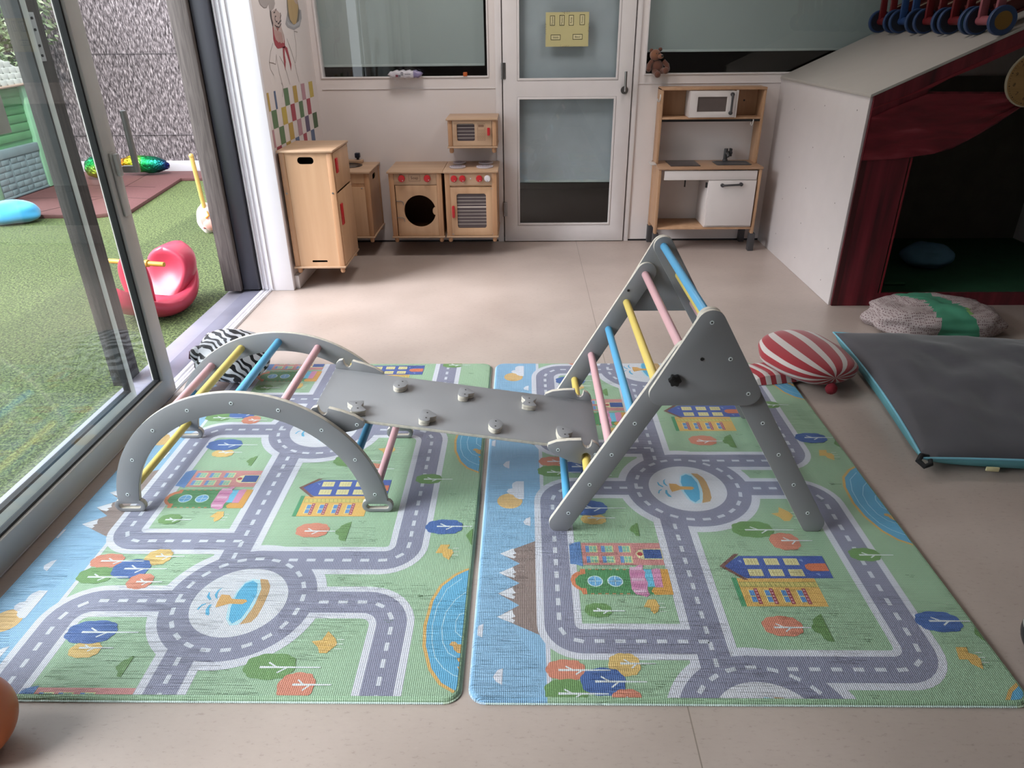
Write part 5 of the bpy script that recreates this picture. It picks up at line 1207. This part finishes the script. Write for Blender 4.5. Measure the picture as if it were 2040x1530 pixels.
def velvet_paint():
    t = NT('dark_red_theatre_paint'); c = t.coords((7, 7, 0.5)); n = t.n('ShaderNodeTexNoise'); n.inputs['Scale'].default_value = 2.2; n.inputs['Detail'].default_value = 3; t.l(c, n.inputs['Vector'])
    t.l(t.ramp(n.outputs[0], [(0.35, lin('#3a0d14')), (0.5, lin('#5c1420')), (0.66, lin('#74202c'))]), t.b.inputs['Base Color']); t.b.inputs['Roughness'].default_value = 0.5; return t.m
vel = velvet_paint(); dkred = mat('deep_maroon_paint', '#3b0c10', 0.5)
swag = [(1.815, 0.829), (1.815, 1.051), (1.923, 1.102), (2.005, 1.138), (2.078, 1.165), (2.276, 1.163), (2.473, 1.159), (2.60, 1.165), (2.60, 1.11), (2.551, 1.104), (2.496, 1.039), (2.43, 0.98), (2.341, 0.928), (2.281, 0.895), (2.184, 0.866), (2.10, 0.852), (2.0, 0.838)]
fo = [(1.815, 0.001), (HX1, 0.001), (HX1, rz_(HX1) - 0.006), (1.815, rz_(1.815) - 0.006)]
lower = [(2.068, 0.078), (3.35, 0.078), (3.30, 0.85), (3.0, 1.0), (2.75, 1.12), (2.60, 1.10), (2.551, 1.100), (2.496, 1.036), (2.43, 0.976), (2.341, 0.924), (2.281, 0.889), (2.184, 0.86), (2.068, 0.846)]
upper = [(2.082, 1.172), (2.276, 1.170), (2.473, 1.166), (2.60, 1.170), (2.72, 1.19), (3.0, 1.20), (3.3, 1.22), (3.35, 1.72), (2.505, 1.378), (2.337, 1.300), (2.175, 1.234), (2.111, 1.199)]
fp = G().prism('xz', fo, 3.960, 3.975, [lower, upper]).build('front_panel', vel, hs, bevel=0.0)
G().box(1.813, 1.845, 3.9585, 3.9605, 0.001, 0.83).build('corner_strip', dkred, fp)
# drape with relief folds
g = G(); NU, NV = 40, 14; R_ = []
top = [(1.817, 1.05), (1.923, 1.10), (2.078, 1.162), (2.276, 1.162), (2.473, 1.158), (2.60, 1.16)]; bot = [(1.817, 0.832), (2.0, 0.840), (2.184, 0.866), (2.341, 0.930), (2.48, 1.02), (2.60, 1.11)]
def along(P_, u):
    s_ = u * (len(P_) - 1); i = min(int(s_), len(P_) - 2); f = s_ - i; return Vector(P_[i]).lerp(Vector(P_[i + 1]), f)
for i in range(NU + 1):
    a, b = along(top, i / NU), along(bot, i / NU); row = []
    for j in range(NV + 1):
        p_ = a.lerp(b, j / NV); row.append(g.bm.verts.new((p_.x, 3.955 - 0.010 * (0.5 + 0.5 * math.sin(j * 1.35 + i * 0.10)) * (0.5 + i / NU), p_.y)))
    R_.append(row)
for i in range(NU):
    for j in range(NV): g.bm.faces.new((R_[i][j], R_[i + 1][j], R_[i + 1][j + 1], R_[i][j + 1]))
dm = NT('red_drape'); c_ = dm.coords((1.0, 1, 6)); n_ = dm.n('ShaderNodeTexNoise'); n_.inputs['Scale'].default_value = 3; n_.inputs['Detail'].default_value = 3; n_.inputs['Distortion'].default_value = 0.5; dm.l(c_, n_.inputs['Vector'])
dm.l(dm.ramp(n_.outputs[0], [(0.35, lin('#5a121d')), (0.55, lin('#741c28')), (0.72, lin('#8d3a44'))]), dm.b.inputs['Base Color']); dm.b.inputs['Roughness'].default_value = 0.45
g.build('swag_drape', dm.m, hs, flat=False)
g = G(); g.prism('xz', [(1.82, 1.085), (1.85, 1.10), (2.111, 1.199), (2.175, 1.234), (2.337, 1.300), (2.505, 1.378), (3.35, 1.72), (3.35, 1.745), (2.4, 1.355), (2.0, 1.165), (1.82, 1.095)], 3.9572, 3.9600)
g.build('valance_edge', mat('brighter_red_edge', '#761a26', 0.45), fp)
G().box(2.075, 2.085, 3.9572, 3.960, 0.08, 0.845).build('opening_edge', mat('brighter_red_edge', '#761a26', 0.45), fp)
G().box(1.83, HX1, 3.985, 5.39, 0.0, 0.012).build('inner_carpet', mat('dark_green_carpet', '#265c3e', 0.95, bump=0.4, bs=300), hs)
G().box(1.83, HX1, 5.37, 5.394, 0.012, 1.15).build('inner_back_wall', mat('dark_grey_board', '#6e675c', 0.8), hs)
G().box(HX1 - 0.02, HX1, 3.98, 5.39, 0.0, 1.9).build('right_side_panel', wh_b, hs)
ck = thing('wall_clock', 'round wooden learning clock hanging on the red drape', 'clock', (2.585, 3.950, 1.228))
ckm = wood('clock_face_wood', '#8d6c40', '#a07c4c', 0, 0.5, 8)
G().lathe((0, 0, 0), [(0.132, 0.0), (0.134, -0.004), (0.134, -0.014), (0.131, -0.016)], 56, 'y').build('rim', mat('pale_clock_edge', '#a79a83', 0.5), ck)
fc = G().cyl((0, -0.0155, 0), (0, -0.0175, 0), 0.128, 56).build('face', ckm, ck)
ckn = mat('dark_brown_numerals', '#3a2a18', 0.6); off = math.radians(-14)
for h in range(1, 13):
    a = PI / 2 - 2 * PI * h / 12 + off; M = Matrix.Translation((0.094 * math.cos(a), -0.0180, 0.094 * math.sin(a))) @ FRONT @ Matrix.Rotation(off, 4, 'Z')
    text('numeral', str(h), 0.024, ckn, fc, M, 0.0003)
for k in range(60):
    a = 2 * PI * k / 60 + off; r = 0.0034 if k % 5 == 0 else 0.0018
    G().cyl((0.118 * math.cos(a), -0.0176, 0.118 * math.sin(a)), (0.118 * math.cos(a), -0.0182, 0.118 * math.sin(a)), r, 8).build('minute_dot', ckn, fc)
for L_, a_, w_ in ((0.055, 2.3, 0.006), (0.08, 0.4, 0.004)):
    G().prism('xz', [(-w_ * math.sin(a_), w_ * math.cos(a_)), (w_ * math.sin(a_), -w_ * math.cos(a_)), (L_ * math.cos(a_), L_ * math.sin(a_))], -0.0205, -0.0190).build('clock_hand', red_k, ck)
# inside: cushion and green rod
o = G().blob((0, 0, 0), (0.16, 0.12, 0.085), 28, 18, lambda d: 1 + nz(d, 1.8, 0.18, 7)).build('floor_cushion', mat('dull_blue_cloth', '#5d87a3', 0.9)); o.location = (2.70, 4.66, 0.094)
tag(o, 'dull blue cushion lying inside the dark theatre opening', 'cushion')
o = G().cyl((-0.065, 0, 0), (0.065, 0, 0), 0.009, 14).build('green_rod', mat('dark_green_plastic', '#235c3c', 0.5)); o.location = (2.33, 4.29, 0.0215); tag(o, 'short green rod on the floor inside the theatre opening', 'rod')

# push-along walkers parked on the roof
wcol = {'blue': mat('blue_wheel_rim', '#233a60', 0.5), 'slate': mat('slate_wheel_rim', '#3f5363', 0.5)}
wdark = mat('navy_wheel_face', '#0f1522', 0.5); wyel = mat('yellow_wheel_face', '#73531a', 0.5); wgr = mat('grey_blue_wheel_face', '#2f4a58', 0.5)
arm_r = mat('red_walker_paint', '#5c151a', 0.4); arm_p = mat('pink_walker_paint', '#8a4c54', 0.4); arm_b = mat('blue_walker_paint', '#203a66', 0.4); body_m = mat('maroon_walker_board', '#48100f', 0.5); towb = mat('light_walker_slat', '#8f8574', 0.5)
def walker(y, am, facem, lab, halfw=0.105, rim='blue', dx=0.0):
    sl = math.atan(0.45); r = 0.068
    w_ = thing('push_along_walker', lab, 'walker toy', (2.395 + dx, y, rz_(2.395 + dx) + 0.0135)); w_.rotation_euler = (0, -sl, 0); w_['group'] = 'push-along walkers parked on the sloping roof'
    for s_, fm_ in ((-1, facem), (1, wdark)):
        g = G().lathe((0, s_ * halfw, r), [(r * 0.97, -0.012), (r, -0.009), (r, 0.009), (r * 0.97, 0.012)], 40, 'y'); wl = g.build('wheel', wcol[rim], w_)
        g = G().cyl((0, s_ * halfw - 0.0125, r), (0, s_ * halfw - 0.0135, r), r * (0.62 if fm_ is wyel else 0.86), 36); g.build('wheel_face', fm_, wl)
    G().cyl((0, -halfw + 0.012, r), (0, halfw - 0.012, r), 0.022, 20).build('axle', am, w_)
    up = [(0.0, 0.0), (0.018, 0.05), (0.03, 0.10), (0.075, 0.22), (0.14, 0.36)]
    for s_ in (-1, 1):
        yy = s_ * (halfw - 0.035)
        o_ = []
        for i, (a, b) in enumerate(up): o_.append((a - 0.022 + 0.03 * (i > 1) * 0.3, b + r))
        for i, (a, b) in reversed(list(enumerate(up))): o_.append((a + 0.022 + 0.02 * (i > 1) * 0.3, b + r))
        G().prism('xz', o_, yy - 0.010, yy + 0.010).build('side_arm', am, w_, bevel=0.003)
    G().cyl((0.14, -halfw, r + 0.36), (0.14, halfw, r + 0.36), 0.012, 14).build('push_bar', am, w_)
    G().box(0.05, 0.33, -halfw + 0.05, halfw - 0.05, 0.055, 0.065).build('floor_board', body_m, w_, bevel=0.002)
    for k in range(3): G().box(0.05, 0.33, -0.04 + k * 0.035, -0.028 + k * 0.035, 0.066, 0.125).build('slat', body_m if k != 1 else towb, w_, bevel=0.002)
    for s_ in (-1, 1):
        G().lathe((0.30, s_ * (halfw - 0.02), 0.045), [(0.045, -0.009), (0.045, 0.009)], 30, 'y').build('rear_wheel', wcol['blue'], w_, bevel=0.003)
for a in ((5.22, arm_r, wdark, 'push-along walker at the far end of the row, next to the window blind'), (4.93, arm_b, wdark, 'blue armed push-along walker, second from the back of the row'), (4.62, arm_r, wdark, 'red armed push-along walker in the middle of the row'),
          (4.34, arm_r, wgr, 'push-along walker with a grey-blue front wheel, next to the nearest one'), (4.075, arm_p, wyel, 'pink armed push-along walker with a yellow wheel face, nearest of the row')): walker(*a)
o = G().box(-0.17, 0.17, -0.10, 0.10, 0, 0.035).build('white_box', mat('off_white_card', '#a8a39f', 0.6), bevel=0.003); o.rotation_euler = (0, -math.atan(0.45), 0); o.location = (2.72 + 0.05, 4.62, rz_(2.77) + 0.0145)
C.objects.unlink(o); bpy.data.objects.remove(o)

# ---------------------------------------------------------------- floor cushions
def zebra():
    t = NT('zebra_print_cloth'); c = t.coords((1, 1, 1)); wv = t.n('ShaderNodeTexWave'); wv.wave_type = 'BANDS'; wv.bands_direction = 'DIAGONAL'; wv.inputs['Scale'].default_value = 12.5; wv.inputs['Distortion'].default_value = 9; wv.inputs['Detail'].default_value = 1.2; wv.inputs['Detail Scale'].default_value = 1.1
    t.l(c, wv.inputs['Vector']); t.l(t.ramp(wv.outputs['Fac'], [(0.44, lin('#15151a')), (0.50, lin('#c9cad0'))]), t.b.inputs['Base Color']); t.b.inputs['Roughness'].default_value = 0.45
    n = t.n('ShaderNodeTexNoise'); n.inputs['Scale'].default_value = 14; t.l(c, n.inputs['Vector']); t.bump(n.outputs[0], 0.4, 0.02); return t.m
zm = zebra()
zb = thing('zebra_pouf', 'black and white zebra striped pouf behind the climbing arch', 'pouf', (-1.345, 2.940, 0.0165))
def zfn(d):
    k = 1 + nz(d, 1.9, 0.12, 2.0) + nz(d, 5, 0.03)
    if d.z < -0.55: k *= 0.93
    return k
G().blob((0, 0, 0.128), (0.168, 0.160, 0.124), 40, 28, zfn).build('body', zm, zb)
G().blob((-0.125, -0.055, 0.165), (0.042, 0.03, 0.045), 20, 14).build('ear', zm, zb)
G().blob((-0.120, 0.09, 0.170), (0.04, 0.03, 0.045), 20, 14).build('ear', zm, zb)
G().tube([(-0.158, -0.06, 0.185), (-0.168, -0.06, 0.150)], 0.007, 10).build('ear_tag', mat('dull_purple_cloth', '#6f4a5b', 0.8), zb)

def pillow(name, hx, hy, th, zs, mt, mb, nu=44, nv=36, wr=0.006, seed=0.0, seam=0.014, mp=None):
    """mats [top, bottom, piping]; seam height zs"""
    g = G(); R = [[], []]
    for side in (0, 1):
        for i in range(nu + 1):
            row = []
            for j in range(nv + 1):
                u, v = -1 + 2 * i / nu, -1 + 2 * j / nv
                u = math.copysign(abs(u) ** 0.8, u); v = math.copysign(abs(v) ** 0.8, v)
                x = hx * u * (1 - 0.05 * (1 - v * v)); y = hy * v * (1 - 0.05 * (1 - u * u))
                ff = (max(0, 1 - u * u) ** 0.45) * (max(0, 1 - v * v) ** 0.45); bo = 1 + (0.045 * math.sin(PI * min(1, ff * 1.9)) if side else 0); x *= bo; y *= bo
                f = (max(0, 1 - u * u) ** 0.45) * (max(0, 1 - v * v) ** 0.45)
                n = noise.noise(Vector((x * 5 + seed, y * 5, 1.3))) * wr * 2.5 * f + noise.noise(Vector((x * 14 + seed, y * 9, 4))) * wr * f
                if side == 0: z = zs + (th - zs) * f + n
                else: z = zs - zs * min(1, f * 1.9)
                row.append((x, y, z))
            R[side].append(row)
    for side in (0, 1):
        V = [[g.bm.verts.new(p) for p in row] for row in R[side]]
        for i in range(nu):
            for j in range(nv): f = g.bm.faces.new((V[i][j], V[i + 1][j], V[i + 1][j + 1], V[i][j + 1])); f.material_index = side
    bmesh.ops.remove_doubles(g.bm, verts=g.bm.verts, dist=1e-5)
    return g
fc_ = thing('floor_cushion', 'large charcoal floor cushion with teal underside at the right of the mats', 'cushion', (2.090, 2.750, 0.0), math.radians(-6.5))
cm = mat('charcoal_cloth', '#45444a', 0.6, var=0.05, vs=5, sheen=0.2, bump=0.2, bs=30); tm = mat('teal_cloth', '#5d9aa3', 0.6, var=0.05)
G_ = pillow('p', 0.56, 0.60, 0.150, 0.062, None, None, wr=0.012); G_.build('cover', [cm, tm], fc_, angle=80)
e_ = []
for k in range(81):
    s_ = k / 80 * 4; q = int(s_) % 4; f = s_ - int(s_); a = -1 + 2 * f
    u, v = ((a, -1), (1, a), (-a, 1), (-1, -a))[q]; e_.append((0.56 * u * (1 - 0.05 * (1 - v * v)), 0.60 * v * (1 - 0.05 * (1 - u * u)), 0.0625))
G().tube(e_, 0.0045, 8).build('piping', mat('pale_teal_piping', '#74b0c4', 0.6), fc_)
G().tube([(-0.535, -0.585, 0.062), (-0.562, -0.590, 0.068), (-0.578, -0.612, 0.058), (-0.560, -0.630, 0.046), (-0.535, -0.618, 0.050), (-0.530, -0.592, 0.058)], [0.008, 0.010, 0.011, 0.010, 0.009, 0.008], 10).build('carry_loop', mat('black_webbing', '#17181b', 0.8), fc_)
G().box(-0.33, -0.285, -0.597, -0.590, 0.020, 0.038).build('care_label', mat('cream_label', '#cdc59a', 0.7), fc_, bevel=0.002)

# red and white striped pouf
def striped():
    P_ = Paint(lambda a, b, d: (a, b, d)); red, wht = '#8f1c28', '#b9b0ad'
    NA, NB = 88, 22; rx, ry, rz_2 = 0.200, 0.235, 0.079
    def pt(a, b):
        th = 2 * PI * a / NA; ph = PI * b / NB            # pole along -y
        s_, c_ = math.sin(ph), math.cos(ph); s2 = s_ ** 0.72
        x = rx * s2 * math.cos(th); z = rz_2 * s2 * math.sin(th); y = -ry * c_
        k = 1 + 0.10 * noise.noise(Vector((x * 7, y * 7, z * 7))) + 0.03 * math.sin(th * 11) * (1 - s_)
        x *= k; z = max(z * k, -0.078) + 0.0
        x += 0.05 * math.sin(PI * b / NB) * 0
        return (x, y, z)
    for a in range(NA):
        for b in range(NB):
            col = red if a % 8 < 5 else wht
            P_.face3([pt(a, b), pt(a, b + 1), pt(a + 1, b + 1), pt(a + 1, b)], col)
    return P_
cloth_attr = attr_mat('striped_jersey_cloth', 0.85, sheen=0.3)
sp_ = thing('striped_pouf', 'dark red and white striped pouf with a pompom, behind the climbing triangle', 'pouf', (1.325, 3.045, 0.095), math.radians(12))
o = striped().build('body', cloth_attr, sp_)
bm_ = bmesh.new(); bm_.from_mesh(o.data); bmesh.ops.remove_doubles(bm_, verts=bm_.verts, dist=1e-5); bmesh.ops.recalc_face_normals(bm_, faces=bm_.faces)
for f in bm_.faces: f.smooth = True
bm_.to_mesh(o.data); bm_.free()
G().blob((-0.015, -0.243, -0.048), (0.026, 0.024, 0.026), 20, 14, lambda d: 1 + nz(d, 9, 0.08)).build('pompom', mat('dark_red_wool', '#7c1a27', 0.95, bump=0.6, bs=250), sp_)
P_ = Paint(lambda a, b, d: (a, b, d)); NU, NV = 30, 10
def tp2(i, j):
    u = -1 + 2 * i / NU; v = -1 + 2 * j / NV; x = -0.195 + 0.125 * u - 0.03 * v; y = -0.015 + 0.085 * v * (1 - 0.1 * u * u); h = 0.050 * (max(0, 1 - u ** 4) ** 0.5) * (max(0, 1 - v ** 4) ** 0.5)
    return (x, y, -0.0775 + h + 0.003 * math.sin(i * 1.1) * (1 - v * v))
for i in range(NU):
    for j in range(NV): P_.face3([tp2(i, j), tp2(i + 1, j), tp2(i + 1, j + 1), tp2(i, j + 1)], '#8f1c28' if (i // 3) % 2 else '#b9b0ad')
P_.build('flap', cloth_attr, sp_)

# grey patterned bean bag with green patch
def bean_print():
    t = NT('speckled_pink_grey_cloth'); c = t.coords((1, 1, 1)); v = t.n('ShaderNodeTexVoronoi'); v.inputs['Scale'].default_value = 92; v.inputs['Randomness'].default_value = 0.25; t.l(c, v.inputs['Vector'])
    t.l(t.ramp(v.outputs['Distance'], [(0.30, lin('#6c5559')), (0.42, lin('#a39695'))]), t.b.inputs['Base Color']); t.b.inputs['Roughness'].default_value = 0.85
    n = t.n('ShaderNodeTexNoise'); n.inputs['Scale'].default_value = 7; n.inputs['Distortion'].default_value = 1; t.l(c, n.inputs['Vector']); t.bump(n.outputs[0], 0.5, 0.03); return t.m
bb = thing('bean_bag', 'flat bean bag in speckled pinkish grey with a green middle patch', 'bean bag', (2.225, 3.635, 0.0))
g = G().blob((0, 0, 0.055), (0.345, 0.215, 0.095), 64, 36, lambda d: (abs(d.x) ** 3 + abs(d.y) ** 3 + abs(d.z) ** 3) ** (-1 / 3) * 0.95 + nz(d, 2.4, 0.16, 9) + 0.05 * noise.noise(Vector((d.x * 7, d.y * 7, 2))) * max(0, d.z) * 2)
for v in g.bm.verts: v.co.z = max(v.co.z, 0.001)
for f in g.bm.faces:
    c_ = f.calc_center_median(); m_ = noise.noise(Vector((c_.x * 6, c_.y * 6, 0)))
    if abs(c_.x + 0.02 - 0.35 * c_.y * 0 + 0.25 * c_.y) < 0.085 + 0.05 * m_ and c_.z > 0.02: f.material_index = 1
    elif abs(c_.x - 0.02) < 0.09 and c_.y < -0.1: f.material_index = 2
g.build('cover', [bean_print(), mat('emerald_cloth', '#3f8468', 0.8), mat('lime_cloth', '#7ba35d', 0.8)], bb, angle=80)

# balls at the frame edges
def face_ball():
    t = NT('orange_ball_with_scratches'); c = t.coords((1, 1, 1)); n = t.n('ShaderNodeTexNoise'); n.inputs['Scale'].default_value = 4; t.l(c, n.inputs['Vector'])
    t.l(t.ramp(n.outputs[0], [(0.3, lin('#a5562a')), (0.7, lin('#b8663a'))]), t.b.inputs['Base Color']); t.b.inputs['Roughness'].default_value = 0.35; return t.m
bl = thing('orange_ball', 'orange ball with short brown strokes at the lower left corner', 'ball', (-1.275, 1.062, 0.0))
b0 = G().blob((0, 0, 0.105), (0.105, 0.105, 0.105), 48, 32).build('shell', face_ball(), bl)
random.seed(11)
dk = mat('brown_stroke', '#5f2d17', 0.5)
for k in range(16):
    th = math.radians(-52 + random.uniform(-10, 16)); el = math.radians(-8 + k * 3.8)
    def sp3(th, el): return Vector((0.1056 * math.cos(el) * math.cos(th), 0.1056 * math.cos(el) * math.sin(th), 0.105 + 0.1056 * math.sin(el)))
    G().tube([sp3(th, el), sp3(th + 0.10, el - 0.05), sp3(th + 0.22, el - 0.14)], [0.0006, 0.0014, 0.0006], 6).build('stroke', dk, b0)
b2 = thing('panda_ball', 'black and white ball at the right edge beside the mat', 'ball', (1.375, 1.345, 0.0))
g = G().blob((0, 0, 0.082), (0.082, 0.082, 0.082), 40, 28)
for f in g.bm.faces:
    c_ = f.calc_center_median()
    if c_.z < 0.082 + 0.012 * math.sin(c_.x * 60): f.material_index = 1
g.build('shell', [mat('soft_white_vinyl', '#9a9a92', 0.5), mat('black_vinyl', '#1b2024', 0.4)], b2)
